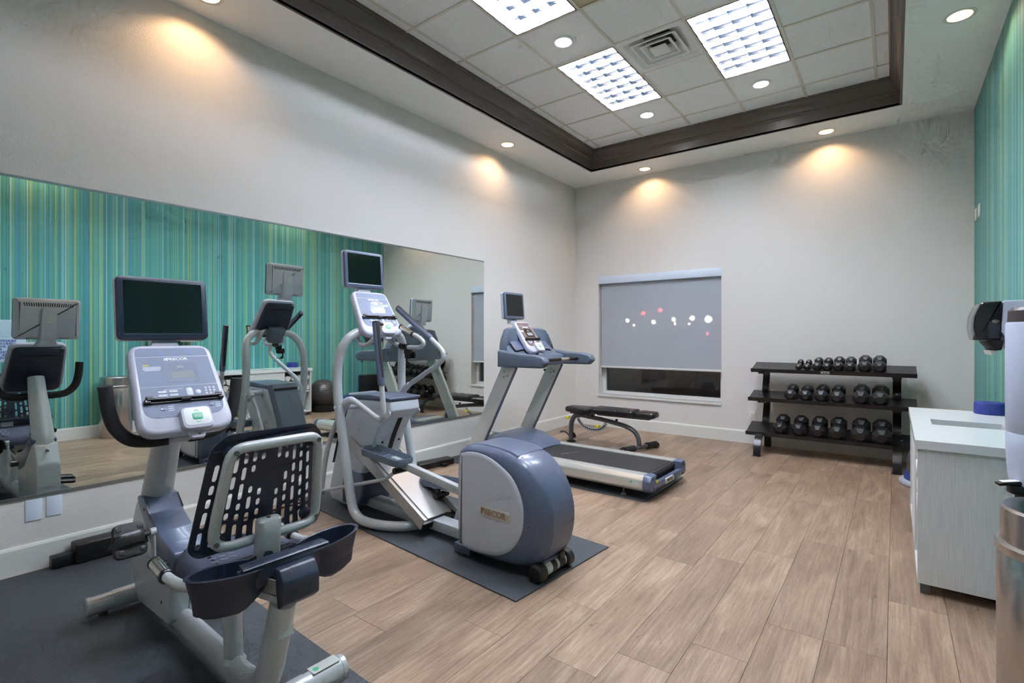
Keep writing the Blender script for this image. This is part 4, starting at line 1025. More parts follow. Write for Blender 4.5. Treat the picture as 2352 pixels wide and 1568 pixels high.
# frame uprights sweep from the console down to the floor and back to the rail
for s in (-1, 1):
    b = B(); tube(b, [(-1.60, s * 0.02, 1.375), (-1.605, s * 0.11, 1.372), (-1.615, s * 0.20, 1.345), (-1.64, s * 0.262, 1.275), (-1.672, s * 0.286, 1.16), (-1.685, s * 0.29, 1.0), (-1.665, s * 0.29, 0.82), (-1.615, s * 0.29, 0.60), (-1.555, s * 0.29, 0.36),
                      (-1.515, s * 0.29, 0.20), (-1.478, s * 0.286, 0.10), (-1.40, s * 0.272, 0.050), (-1.26, s * 0.235, 0.040), (-1.12, s * 0.16, 0.040), (-1.04, s * 0.06, 0.045), (-1.01, s * 0.02, 0.05)], 0.033, 14, 5); up_ = obj('upright', b, 'silver', el)
    b = B(); cyl(b, (-1.30, s * 0.245, 0.0), (-1.30, s * 0.245, 0.03), 0.016, n=10); islands('levelling_pad', b, 'black', up_)
    b = B(); cyl(b, (-1.667, s * 0.31, 0.815), (-1.667, s * 0.140, 0.815), 0.026, n=18); cyl(b, (-1.667, s * 0.325, 0.815), (-1.667, s * 0.29, 0.815), 0.012, 0.036, n=18); obj('pivot_shaft', b, 'lgrey', el)
    # lower arm and link rod
    if s < 0: lowp = [(-1.667, s * 0.235, 0.81), (-1.79, s * 0.245, 0.66), (-1.90, s * 0.25, 0.44), (-1.975, s * 0.25, 0.14)]; rod = [(-1.975, s * 0.25, 0.135), (-1.60, s * 0.235, 0.245), (-1.32, s * 0.215, 0.325), (-1.22, s * 0.19, 0.36), (-1.14, s * 0.165, 0.435)]
    else: lowp = [(-1.667, s * 0.235, 0.79), (-1.70, s * 0.225, 0.64), (-1.62, s * 0.215, 0.43), (-1.55, s * 0.20, 0.20)]; rod = [(-1.55, s * 0.20, 0.20), (-1.35, s * 0.19, 0.20), (-1.15, s * 0.165, 0.235)]
    b = B(); tube(b, lowp, 0.019, 12, 5); la = obj('lower_arm', b, 'silver', el)
    b = B(); tube(b, rod, 0.013, 10, 5); cyl(b, (rod[0][0], rod[0][1] - 0.02, rod[0][2]), (rod[0][0], rod[0][1] + 0.02, rod[0][2]), 0.026, n=12); obj('link_rod', b, 'silver', la)
# moving arms
def arm(s, hub, pts, grip):
    b = B(); tube(b, hub, [0.050, 0.044, 0.030, 0.021], 14, 5, ry=[0.030, 0.028, 0.024, 0.021], up=(0, 1, 0)); a_ = obj('arm_hub', b, 'lgrey', el)
    b = B(); tube(b, pts, 0.0185, 14, 6); ab = obj('moving_arm', b, 'silver', el)
    g0, g1 = Vector(grip[0]), Vector(grip[1]); d = (g1 - g0).normalized()
    b = B(); tube(b, [g0, g0 + d * 0.02, g1 - d * 0.02, g1 - d * 0.006, g1], [0.0235, 0.0255, 0.0245, 0.021, 0.014], 16, 1); gr = obj('arm_grip', b, 'slate', el)
    sd = Vector((0.0, 1.0, 0.0)); fw_ = d.cross(sd).normalized()
    b = B(); tube(b, [g0 + d * 0.05, g1 - d * 0.004], 0.0215, 14, 1, ry=0.0268, up=tuple(sd.cross(d))); obj('grip_rubber', b, 'rubber', gr)
arm(-1, [(-1.700, -0.255, 0.775), (-1.655, -0.255, 0.825), (-1.575, -0.255, 0.868), (-1.50, -0.255, 0.862)], [(-1.52, -0.255, 0.868), (-1.40, -0.255, 0.828), (-1.26, -0.255, 0.778), (-1.205, -0.255, 0.775), (-1.180, -0.255, 0.815), (-1.186, -0.255, 0.90), (-1.205, -0.255, 1.03)], [(-1.200, -0.255, 1.0), (-1.268, -0.255, 1.437)])
arm(1, [(-1.655, 0.255, 0.735), (-1.665, 0.255, 0.80), (-1.63, 0.255, 0.885), (-1.54, 0.255, 0.950)], [(-1.58, 0.255, 0.925), (-1.43, 0.255, 1.005), (-1.24, 0.255, 1.100), (-1.160, 0.255, 1.150), (-1.142, 0.255, 1.19), (-1.175, 0.255, 1.24), (-1.30, 0.255, 1.325)], [(-1.28, 0.255, 1.310), (-1.690, 0.255, 1.562)])
# fixed bars
for s in (-1, 1):
    if s < 0: pts = [(-1.63, -0.07, 1.385), (-1.665, -0.125, 1.375), (-1.655, -0.145, 1.325), (-1.60, -0.15, 1.272), (-1.53, -0.148, 1.268), (-1.465, -0.14, 1.305), (-1.432, -0.13, 1.345)]; g = ((-1.435, -0.130, 1.34), (-1.40, -0.115, 1.425))
    else: pts = [(-1.63, 0.07, 1.36), (-1.60, 0.12, 1.30), (-1.50, 0.14, 1.255), (-1.33, 0.142, 1.248), (-1.255, 0.142, 1.258), (-1.24, 0.142, 1.290), (-1.29, 0.138, 1.325), (-1.36, 0.135, 1.352)]; g = ((-1.35, 0.135, 1.347), (-1.485, 0.13, 1.405))
    b = B(); tube(b, pts, 0.0165, 12, 6); fb = obj('fixed_handlebar', b, 'silver', el)
    b = B(); cyl(b, g[0], g[1], 0.0195, n=16, bev=0.003); obj('pulse_grip', b, 'chrome', fb)
    d = (Vector(g[1]) - Vector(g[0])).normalized()
    b = B(); cyl(b, Vector(g[0]) - d * 0.01, Vector(g[0]) + d * 0.008, 0.0215, n=16, bev=0.002); cyl(b, Vector(g[1]) - d * 0.012, Vector(g[1]) + d * 0.006, 0.0212, n=16, bev=0.004); islands('grip_collar', b, 'black', fb)
# bottle holder
b = B(); cyl(b, (-1.50, 0.14, 1.256), (-1.415, 0.14, 1.250), 0.026, n=16); box(b, (-1.445, 0.165, 1.225), (0.05, 0.05, 0.06), None, 0.008)
tube(b, [(-1.445 + 0.038 * math.cos(a), 0.185 + 0.038 * math.sin(a), 1.185) for a in [R(40 + 280 * k / 12) for k in range(13)]], 0.004, 8, 1, ry=0.024, up=(0, 0, 1))
tube(b, [(-1.48, 0.185, 1.20), (-1.485, 0.185, 1.13), (-1.45, 0.185, 1.118)], 0.012, 8, 4, ry=0.004, up=(0, 1, 0)); lathe(b, [(0.0, 1.112), (0.036, 1.114), (0.038, 1.120), (0.0, 1.118)], (-1.445, 0.185, 0), 18, False, False); obj('bottle_holder', b, 'black', el)
make_console(el, (-1.628, 0.0, 1.500), R(32), 0.370, 0.310, 0.400, 0, 'face', True, 'navy', False)
b = B(); slab(b, rpoly([(-0.065, -0.15), (0.065, -0.15), (0.075, 0.0), (-0.075, 0.0)], 0.02), -0.115, -0.05, tilt((-1.63, 0, 1.45), R(28)), 0.01, 0.01); obj('console_clamp', b, 'slate2', el)
make_monitor(el, (-1.79, 0.005, 1.853), R(4), 0.348, 0.285, 0, 'slate', True)
# pedals
def pedal(c, t_):
    mx = Matrix.Translation(c) @ Matrix.Rotation(t_, 4, 'Y')
    o_ = rpoly([(-0.215, -0.055), (-0.16, -0.085), (0.20, -0.085), (0.235, -0.06), (0.235, 0.06), (0.20, 0.085), (-0.16, 0.085), (-0.215, 0.055)], 0.05, 4)
    b = B(); loft(b, [[mx @ Vector((x, y, z)) for x, y in inset(o_, d)] for d, z in ((0.03, -0.030), (0.006, -0.022), (0.0, 0.020), (0.003, 0.026), (0.010, 0.026), (0.014, 0.018), (0.026, -0.006), (0.040, -0.008))]); p_ = obj('pedal', b, 'slate2', el)
    b = B()
    for k in range(7): box(b, mx @ Vector((-0.12 + k * 0.042, 0, -0.0065)), (0.006, 0.105, 0.003), mx.to_3x3())
    stuff(obj('tread_ridges', b, 'slate', p_, False))
pedal((-1.285, -0.165, 0.500), R(4)); pedal((-1.02, 0.155, 0.285), R(-4))
for v, p0, p1 in ((-0.13, (-1.24, 0.470), (-0.50, 0.375)), (0.13, (-1.12, 0.262), (-0.50, 0.290))):
    d = Vector((p1[0] - p0[0], 0, p1[1] - p0[1])); a = math.atan2(-d.z, d.x)
    b = B(); box(b, ((p0[0] + p1[0]) / 2, v, (p0[1] + p1[1]) / 2), (d.length, 0.042, 0.050), Matrix.Rotation(a, 3, 'Y'), 0.006); pa = obj('pedal_arm', b, 'silver', el)
    b = B(); cyl(b, (p0[0] + 0.09, v - 0.06, p0[1] - 0.055), (p0[0] + 0.09, v + 0.06, p0[1] - 0.055), 0.022, n=14); box(b, (p0[0] + 0.09, v - 0.03, p0[1] - 0.03), (0.04, 0.02, 0.06), None, 0.004); obj('pedal_hinge', b, 'black', pa)

# ---------------------------------------------------------------- treadmill
tm = thing('treadmill', 'grey treadmill with black belt facing the mirror wall', 'treadmill', (-1.59, 4.33, 0.008), R(-1.3))
b = B(); bx(b, -1.45, -0.03, -0.275, 0.275, 0.10, 0.185); obj('deck', b, 'black', tm, False)
b = B(); bx(b, -1.42, -0.055, -0.265, 0.265, 0.185, 0.189); cyl(b, (-0.045, -0.265, 0.160), (-0.045, 0.265, 0.160), 0.0285, n=20); blt = obj('running_belt', b, 'rubber', tm)
b = B()
for k, l in enumerate((0.03, 0.05, 0.05, 0.03, 0.03, 0.03, 0.02)): bx(b, -1.0 + 0.012 * k, -0.99 + 0.012 * k, -0.10 + k * 0.03, -0.10 + k * 0.03 + l * 0.4, 0.1888, 0.1895)
stuff(obj('belt_print', b, 'whitelabel', blt, False))
for s in (-1, 1):
    pr = rpoly([(0.275, 0.075), (0.375, 0.068), (0.402, 0.095), (0.402, 0.160), (0.375, 0.200), (0.275, 0.200)], [0.004, 0.02, 0.03, 0.03, 0.02, 0.006], 4)
    b = B(); loft(b, [[Vector((u, s * v, z)) for v, z in pr] for u in (-1.55, -0.02)]); sr = obj('side_rail', b, 'silver2', tm)
    b = B(); loft(b, [[Vector((u, s * v, z)) for v, z in inset([(v + (0.004 if v > 0.3 else -0.004), z) for v, z in pr], d)] for u, d in ((-0.03, -0.002), (0.015, -0.002), (0.035, 0.006), (0.045, 0.03))]); islands('end_cap', b, 'slate', tm)
    if s < 0:
        b = B(); slab(b, rrect(0.085, 0.038, 0.003, 2), 0, 0.002, Matrix.Translation((-0.105, -0.4015, 0.135)) @ Matrix.Rotation(PI / 2, 4, 'X')); sl = obj('service_label', b, 'whitelabel', sr, False)
        b = B(); slab(b, circ((-0.026, 0.006), 0.009, 10), 0, 0.001, Matrix.Translation((-0.105, -0.4036, 0.135)) @ Matrix.Rotation(PI / 2, 4, 'X')); obj('label_mark', b, 'green', sr, False)
b = B(); loft(b, [[Vector((u, v, z)) for u, z in ((-0.02, 0.062), (0.03, 0.068), (0.052, 0.105), (0.045, 0.135), (0.0, 0.130))] for v in (-0.36, -0.2, 0.2, 0.36)]); rb = obj('rear_cover', b, 'slate', tm)
mxr = Matrix.Translation((0.0525, -0.03, 0.108)) @ Matrix.Rotation(R(90), 4, 'Z') @ Matrix.Rotation(R(88), 4, 'X')
b = B(); slab(b, rpoly([(-0.10, -0.018), (0.10, -0.018), (0.085, 0.026), (-0.085, 0.026)], 0.008), -0.006, 0.003, mxr, 0.001); obj('rear_badge', b, 'badge', rb)
text('rear_lettering', 'PRECOR', 0.032, mxr @ Matrix.Translation((0, 0.003, 0.0034)), 'black', rb, 0.0004)
b = B(); box(b, (0.049, -0.30, 0.150), (0.006, 0.035, 0.022), None, 0.001); obj('warning_label', b, 'yellow', rb)
b = B()
for s in (-1, 1): cyl(b, (-0.23, s * 0.33, 0.0), (-0.23, s * 0.33, 0.02), 0.026, 0.018, 14); cyl(b, (-0.23, s * 0.33, 0.02), (-0.23, s * 0.33, 0.09), 0.008, n=10); cyl(b, (-1.40, s * 0.33, 0.0), (-1.40, s * 0.33, 0.09), 0.024, n=14)
islands('levelling_foot', b, 'greybolt', tm)
# motor hood
b = B(); rg = []
for u, w_, z_, e in ((-1.98, 0.30, 0.16, 1), (-1.94, 0.36, 0.24, 1), (-1.80, 0.40, 0.315, 1), (-1.62, 0.41, 0.345, 1), (-1.48, 0.405, 0.325, 1), (-1.36, 0.395, 0.265, 1), (-1.27, 0.385, 0.215, 1), (-1.255, 0.38, 0.200, 1)):
    n = 20; ring = []
    for k in range(n + 1):
        a = PI * k / n; c_, s_ = math.cos(a), math.sin(a)
        ring.append(Vector((u + 0.06 * (1 - s_) * (u > -1.5), -w_ * (abs(c_) ** 0.55) * (1 if c_ > 0 else -1), 0.10 + (z_ - 0.10) * (s_ ** 0.7))))
    rg.append(ring + [Vector((u, w_, 0.06)), Vector((u, -w_, 0.06))])
loft(b, rg); hd = obj('motor_hood', b, 'slate', tm)
b = B(); bx(b, -1.80, -1.70, -0.20, 0.20, 0.316, 0.334); obj('hood_label', b, 'whitelabel', hd, False)
# uprights
for s in (-1, 1):
    b = B(); p0 = Vector((-1.915, s * 0.415, 0.05)); p1 = Vector((-1.385, s * 0.405, 1.06))
    t_ = (p1 - p0).normalized(); n_ = Vector((t_.z, 0, -t_.x))
    rr = rpoly([(-0.078, -0.024), (0.078, -0.024), (0.078, 0.024), (-0.078, 0.024)], 0.012, 3)
    loft(b, [[p + n_ * x + Vector((0, y, 0)) for x, y in rr] for p in (p0, p1)]); po = obj('upright', b, 'silver2', tm)
    b = B(); loft(b, [[p + n_ * x + Vector((0, y, 0)) for x, y in ((0.074, -0.018), (0.082, -0.018), (0.082, 0.018), (0.074, 0.018))] for p in (p0 + t_ * 0.05, p1)]); obj('upright_trim', b, 'slate', po)
    b = B(); o_ = p0 + t_ * 1.05
    for q in ((-0.02, 0.0), (0.035, -0.02), (0.0, -0.05)): c_ = o_ + n_ * q[0] + t_ * q[1]; cyl(b, c_ + Vector((0, -0.0235, 0)), c_ + Vector((0, -0.0285, 0)), 0.007, n=8)
    islands('bolt', b, 'greybolt', po)
# dash: arched shell carried by the uprights
b = B(); rg = []
for k in range(25):
    f_ = -1 + 2 * k / 24; v = 0.43 * f_; a_ = abs(f_)
    top = 1.425 - 0.015 * a_ ** 2 - 0.27 * max(0, (a_ - 0.72) / 0.28) ** 1.7
    fr_ = 1.165
    ub = -1.60 + 0.10 * a_ ** 3
    rg.append([Vector(p) for p in ((ub + 0.035, v, 1.03), (ub - 0.005, v, 1.12), (ub - 0.012, v, min(1.30, top - 0.02)), (ub + 0.02, v, top - 0.012), (ub + 0.05, v, top), (ub + 0.085, v, top - 0.014), (-1.47, v, min(1.27, top - 0.02) - 0.03), (-1.37, v, fr_ - 0.01), (-1.29, v, fr_ - 0.03), (-1.27, v, 1.09), (-1.28, v, 1.04), (-1.32, v, 1.03))])
loft(b, rg); ds = obj('dash', b, 'slate2', tm)
for s in (-1, 1):
    b = B(); o_ = rpoly([(-1.50, 1.032), (-0.985, 1.036), (-0.93, 1.085), (-0.965, 1.140), (-1.06, 1.158), (-1.25, 1.166), (-1.50, 1.20)], [0.01, 0.04, 0.04, 0.04, 0.05, 0.05, 0.02], 5); side(o_, s * 0.43 - 0.048, s * 0.43 + 0.048, b, 0.022, 4); ar = obj('arm_rest', b, 'slate2', tm)
    if s < 0: text('arm_lettering', 'PRECOR', 0.040, Matrix.Translation((-1.12, -0.4785, 1.098)) @ Matrix.Rotation(PI / 2, 4, 'X'), 'slate', ar, 0.001, sx=1.2)
    b = B(); slab(b, rpoly([(s * 0.10, 1.21), (s * 0.33, 1.19), (s * 0.30, 1.33), (s * 0.20, 1.385), (s * 0.12, 1.385)], 0.02), 0, 0.004, Matrix(((0, 0, 1, 0), (1, 0, 0, 0), (0, 1, 0, 0), (0, 0, 0, 1))))
    for v_ in b.verts: v_.co.x += -1.352 - (v_.co.z - 1.155) * 1.0
    obj('bottle_pocket', b, 'slate', ds)
b = B(); cyl(b, (-1.11, -0.385, 1.098), (-1.11, 0.385, 1.098), 0.017, n=14); cb = obj('cross_bar', b, 'black', tm)
b = B(); cyl(b, (-1.11, -0.355, 1.098), (-1.11, -0.38, 1.098), 0.021, n=14); obj('stop_switch', b, 'red', cb)
b = B(); cyl(b, (-1.11, 0.05, 1.098), (-1.11, 0.20, 1.098), 0.0195, n=14); obj('pulse_grip', b, 'chrome', cb)
b = B(); cyl(b, (-0.99, -0.40, 1.03), (-0.985, -0.40, 1.012), 0.014, 0.008, 10); obj('cup_stop', b, 'black', tm)
text('dash_lettering', 'PRECOR', 0.060, Matrix.Translation((-1.6125, 0, 1.345)) @ Matrix.Rotation(R(-90), 4, 'Z') @ Matrix.Rotation(PI / 2, 4, 'X'), 'silver', ds, 0.001, sx=1.2)
make_console(tm, (-1.445, -0.03, 1.318), R(37), 0.300, 0.245, 0.395, 0, 'face_refl', True, 'slate2')
make_monitor(tm, (-1.635, -0.035, 1.652), R(4), 0.330, 0.280, 0, 'slate2')

# ================================================================== MATS
def floor_mat(pts, label):
    c = (sum(p[0] for p in pts) / 4, sum(p[1] for p in pts) / 4)
    b = B(); slab(b, rpoly([(x - c[0], y - c[1]) for x, y in pts], 0.006, 3), 0.0005, 0.008, None, 0.003)
    o = obj('rubber_mat', b, 'mat'); o.location = (c[0], c[1], 0); tag(o, label, 'mat', 'rubber equipment mats')
floor_mat([(-3.92, 0.36), (-1.60, 0.28), (-1.565, 1.24), (-3.885, 1.335)], 'black rubber mat under the exercise bike')
floor_mat([(-3.91, 2.285), (-1.525, 2.065), (-1.45, 2.955), (-3.84, 3.18)], 'black rubber mat under the elliptical trainer')
floor_mat([(-3.92, 3.955), (-1.615, 3.935), (-1.60, 4.845), (-3.90, 4.87)], 'black rubber mat under the treadmill')
def power_box(loc, rz, L_, W_, H_, ext, label, cord):
    t = thing('power_box', label, 'power supply', loc, rz, 'power supplies by the mirror wall')
    b = B(); bx(b, -W_ / 2, W_ / 2, -L_ / 2, L_ / 2, 0, H_, 0.012, 3); bd = obj('box_body', b, 'stained', t)
    b = B(); bx(b, -W_ * 0.30, W_ * 0.30, -L_ / 2 - ext, -L_ / 2 + 0.01, 0.004, H_ * 0.58, 0.004); obj('box_neck', b, 'stained', t)
    b = B(); bx(b, W_ / 2 - 0.004, W_ / 2 + 0.035, 0.05, 0.11, 0.006, H_ * 0.5, 0.006); obj('plug', b, 'black', t)
    b = B(); tube(b, cord, 0.008, 8, 6); obj('cord', b, 'black', t)
power_box((-3.868, 1.02, 0.008), 0.0, 0.34, 0.11, 0.115, 0.10, 'black power supply box against the wall in front of the bike', [(0.0, 0.16, 0.03), (0.03, 0.26, 0.012), (0.07, 0.60, 0.008), (0.09, 1.0, 0.010), (0.12, 1.22, 0.02), (0.18, 1.32, 0.03)])
power_box((-3.80, 3.72, 0.0), R(-10), 0.44, 0.13, 0.065, 0.06, 'flat black power supply box on the floor beside the treadmill mat', [(0.0, -0.26, 0.02), (0.06, -0.36, 0.010), (0.05, -0.60, 0.018), (0.02, -0.90, 0.025)])
# ================================================================== WEIGHT BENCH
be = thing('weight_bench', 'black padded adjustable weight bench on a grey steel frame under the window', 'bench', (-2.80, 5.65, 0), 0)
def pad(name, pts, z0, z1, r):
    b = B(); o_ = rpoly(pts, r, 5); loft(b, [[Vector((x, y, z)) for x, y in inset(o_, d)] for d, z in ((0.02, z0), (0.002, z0 + 0.012), (0.0, (z0 + z1) / 2), (0.004, z1 - 0.016), (0.014, z1 - 0.005), (0.035, z1), (0.05, z1))]); return obj(name, b, 'vinylb', be)
pad('seat_pad', [(-0.545, -0.09), (-0.18, -0.15), (-0.18, 0.15), (-0.545, 0.09)], 0.388, 0.458, 0.05)
pad('back_pad', [(-0.165, -0.135), (0.385, -0.135), (0.385, 0.135), (-0.165, 0.135)], 0.402, 0.475, 0.035)
b = B(); bx(b, 0.19, 0.196, -0.137, 0.137, 0.42, 0.4755, 0.002); obj('pad_seam', b, 'dark', be)
pad('head_pad', [(0.395, -0.12), (0.63, -0.10), (0.63, 0.10), (0.395, 0.12)], 0.400, 0.470, 0.05)
b = B(); bx(b, -0.12, 0.55, -0.03, 0.03, 0.372, 0.398, 0.006); obj('pad_rail', b, 'gun', be)
b = B(); bx(b, -0.50, -0.20, -0.025, 0.025, 0.362, 0.388, 0.004); obj('seat_rail', b, 'gun', be)
b = B(); tube(b, [(-0.495, 0, 0.01), (-0.497, 0, 0.15), (-0.487, 0, 0.255), (-0.445, 0, 0.328), (-0.37, 0, 0.352), (-0.27, 0, 0.348)], 0.030, 14, 6, ry=0.034, up=(0, 1, 0)); obj('front_post', b, 'gun', be)
b = B(); lathe(b, [(0.0, 0.0), (0.058, 0.0), (0.060, 0.012), (0.050, 0.022), (0.034, 0.026), (0.0, 0.026)], (-0.495, 0, 0), 24, False, False); obj('front_foot', b, 'blackm', be)
b = B(); tube(b, [(-0.30, 0, 0.345), (-0.10, 0, 0.327), (0.10, 0, 0.300), (0.26, 0, 0.268), (0.355, 0, 0.222), (0.405, 0, 0.150), (0.420, 0, 0.055)], 0.026, 14, 6, ry=0.032, up=(0, 1, 0)); obj('main_beam', b, 'gun', be)
b = B(); tube(b, [(0.345, -0.25, 0.045), (0.42, 0.0, 0.045), (0.495, 0.30, 0.045)], 0.028, 12, 4, ry=0.024, up=(0, 0, 1)); rf_ = obj('rear_foot', b, 'gun', be)
for v0, v1 in ((-0.27, -0.10), (0.13, 0.30)):
    m0, m1 = Vector((0.42 + v0 * 0.27, v0, 0.045)), Vector((0.42 + v1 * 0.27, v1, 0.045)); b = B(); tube(b, [m0, m1], 0.040, 12, 1, ry=0.038, up=(0, 0, 1)); obj('foot_sleeve', b, 'rubber', be)
b = B(); cyl(b, (0.465, 0.305, 0.035), (0.535, 0.285, 0.035), 0.034, n=18, bev=0.006); obj('transport_wheel', b, 'black', be)
b = B(); cyl(b, (0.30, -0.245, 0.034), (0.36, -0.265, 0.034), 0.033, n=18, bev=0.006); obj('transport_wheel', b, 'black', be)
arc = [(-0.40, 0.330), (-0.37, 0.275), (-0.32, 0.225), (-0.25, 0.198), (-0.17, 0.190), (-0.10, 0.200), (-0.04, 0.235), (0.0, 0.285)]
b = B(); tube(b, [(u, -0.012, z) for u, z in arc], 0.022, 10, 5, ry=0.004, up=(0, 1, 0)); ac = obj('ladder_arc', b, 'silver', be)
for k, p in enumerate(catmull([(u, 0, z) for u, z in arc], 3)[2:-2]):
    b = B(); cyl(b, (p.x, -0.019, p.z), (p.x, -0.004, p.z), 0.0085, n=8); obj('ladder_hole', b, 'dark', ac)
for u, z in ((-0.497, 0.318), (-0.08, 0.250)):
    b = B(); cyl(b, (u, -0.085, z), (u, -0.03, z), 0.008, n=8); cyl(b, (u, -0.105, z), (u, -0.075, z), 0.021, n=16, bev=0.005); obj('pull_knob', b, 'yellow', be)
b = B(); tube(b, [(-0.62, -0.055, 0.118), (-0.60, -0.058, 0.128), (-0.56, -0.05, 0.128), (-0.52, -0.045, 0.105), (-0.49, -0.04, 0.075)], 0.012, 10, 5); obj('lift_handle', b, 'gun', be)
b = B(); loft(b, [[Vector((u, v, z)) for u, z in ((-0.47, 0.05), (-0.425, 0.06), (-0.435, 0.10), (-0.47, 0.13))] for v in (-0.006, 0.006)]); obj('gusset', b, 'blackm', be)
b = B(); cyl(b, (-0.262, -0.05, 0.352), (-0.262, 0.05, 0.352), 0.024, n=14); cyl(b, (-0.19, -0.05, 0.385), (-0.19, 0.05, 0.385), 0.018, n=14); bx(b, -0.275, -0.18, -0.042, 0.042, 0.345, 0.385, 0.006); obj('hinge', b, 'gun', be)
b = B(); cyl(b, (0.13, 0, 0.325), (0.13, 0, 0.345), 0.016, n=12); obj('rest_stop', b, 'black', be)

# ================================================================== DUMBBELL RACK
ra = thing('dumbbell_rack', 'black three-tier dumbbell rack with curved legs against the back wall', 'weight rack', (0, 0, 0))
SH = [(-1.345, 0.180, 6.44, 6.76, 0.945, 1.028), (-1.370, 0.182, 6.41, 6.74, 0.613, 0.688), (-1.390, 0.186, 6.38, 6.72, 0.222, 0.312)]   # x0 x1 yf yb zf zb
def shelf_pt(s, f, k=0.0):
    x0, x1, yf, yb, zf, zb = SH[s]; d = Vector((0, yb - yf, zb - zf)); n = Vector((0, -d.z, d.y)).normalized()
    p = Vector((0, yf, zf)) + d * f + n * k; return p, n, d.normalized()
for s in range(3):
    x0, x1, yf, yb, zf, zb = SH[s]
    pr = [shelf_pt(s, 0, 0.022)[0], shelf_pt(s, 0.012, 0.022)[0], shelf_pt(s, 0.012, 0.0)[0], shelf_pt(s, 1, 0)[0], shelf_pt(s, 1, -0.004)[0], shelf_pt(s, 0.012, -0.004)[0], shelf_pt(s, 0.012, -0.022)[0], shelf_pt(s, 0, -0.022)[0]]
    b = B(); loft(b, [[Vector((x, p.y, p.z)) for p in pr] for x in (x0, x1)]); so_ = obj('shelf', b, 'blackm', ra, False)
    if s == 0:
        lm = Matrix.Translation((-0.60, yf - 0.0045, zf)) @ Matrix.Rotation(PI / 2 + 0.25, 4, 'X')
        b = B(); slab(b, rrect(0.088, 0.034, 0.004, 2), -0.002, 0.0, lm); obj('label_plate', b, 'gun', so_, False)
        text('shelf_lettering', 'VTX', 0.036, lm @ Matrix.Translation((0, 0, 0.0008)), 'whitelabel', so_, 0.0006, sx=1.2)
    b = B()
    for xx in (x0 + 0.11, x1 - 0.13):
        p, n, d = shelf_pt(s, 0.55, 0.0); cyl(b, p + Vector((xx, 0, 0)), p + Vector((xx, 0, 0)) + n * 0.003, 0.010, n=8)
    islands('bolt', b, 'gun', so_)
for x in (-1.235, 0.020):
    b = B(); path = [(6.835, 0.0), (6.83, 0.10), (6.79, 0.20), (6.72, 0.275), (6.705, 0.33), (6.745, 0.42), (6.785, 0.52), (6.775, 0.60), (6.72, 0.665), (6.705, 0.72), (6.745, 0.80), (6.765, 0.88), (6.74, 0.96), (6.70, 1.0)]
    pts_ = catmull([(x, y, z) for y, z in path], 5)
    tube(b, pts_, 0.036, 8, 1, ry=0.013, up=(1, 0, 0)) if False else loft(b, [[p + Vector((dx, 0, 0)) + nn * k for dx, k in ((-0.036, -0.014), (0.036, -0.014), (0.036, 0.014), (-0.036, 0.014))] for p, nn in
        [(pts_[i], (lambda t_: Vector((0, -t_.z, t_.y)).normalized())(pts_[min(i + 1, len(pts_) - 1)] - pts_[max(i - 1, 0)])) for i in range(len(pts_))]]); obj('leg', b, 'blackm', ra)
    b = B(); path = [(6.215, 0.0), (6.215, 0.06), (6.235, 0.125), (6.29, 0.185), (6.38, 0.215), (6.52, 0.235), (6.72, 0.28)]
    pts_ = catmull([(x, y, z) for y, z in path], 5)
    loft(b, [[p + Vector((dx, 0, 0)) + nn * k for dx, k in ((-0.036, -0.014), (0.036, -0.014), (0.036, 0.014), (-0.036, 0.014))] for p, nn in
        [(pts_[i], (lambda t_: Vector((0, -t_.z, t_.y)).normalized())(pts_[min(i + 1, len(pts_) - 1)] - pts_[max(i - 1, 0)])) for i in range(len(pts_))]]); fl = obj('front_leg', b, 'blackm', ra)
    b = B(); bx(b, x - 0.042, x + 0.042, 6.185, 6.245, 0.0, 0.008); obj('foot_plate', b, 'blackm', ra, False)
    for s in (0, 1):
        p, n, d = shelf_pt(s, 0.12, -0.026); q, _, _ = shelf_pt(s, 0.95, -0.026)
        b = B(); loft(b, [[r_ + Vector((x + dx, 0, 0)) + n * k for dx, k in ((-0.04, -0.026), (0.04, -0.026), (0.04, 0.003), (-0.04, 0.003))] for r_ in (p, q)]); obj('shelf_bracket', b, 'blackm', ra, False)
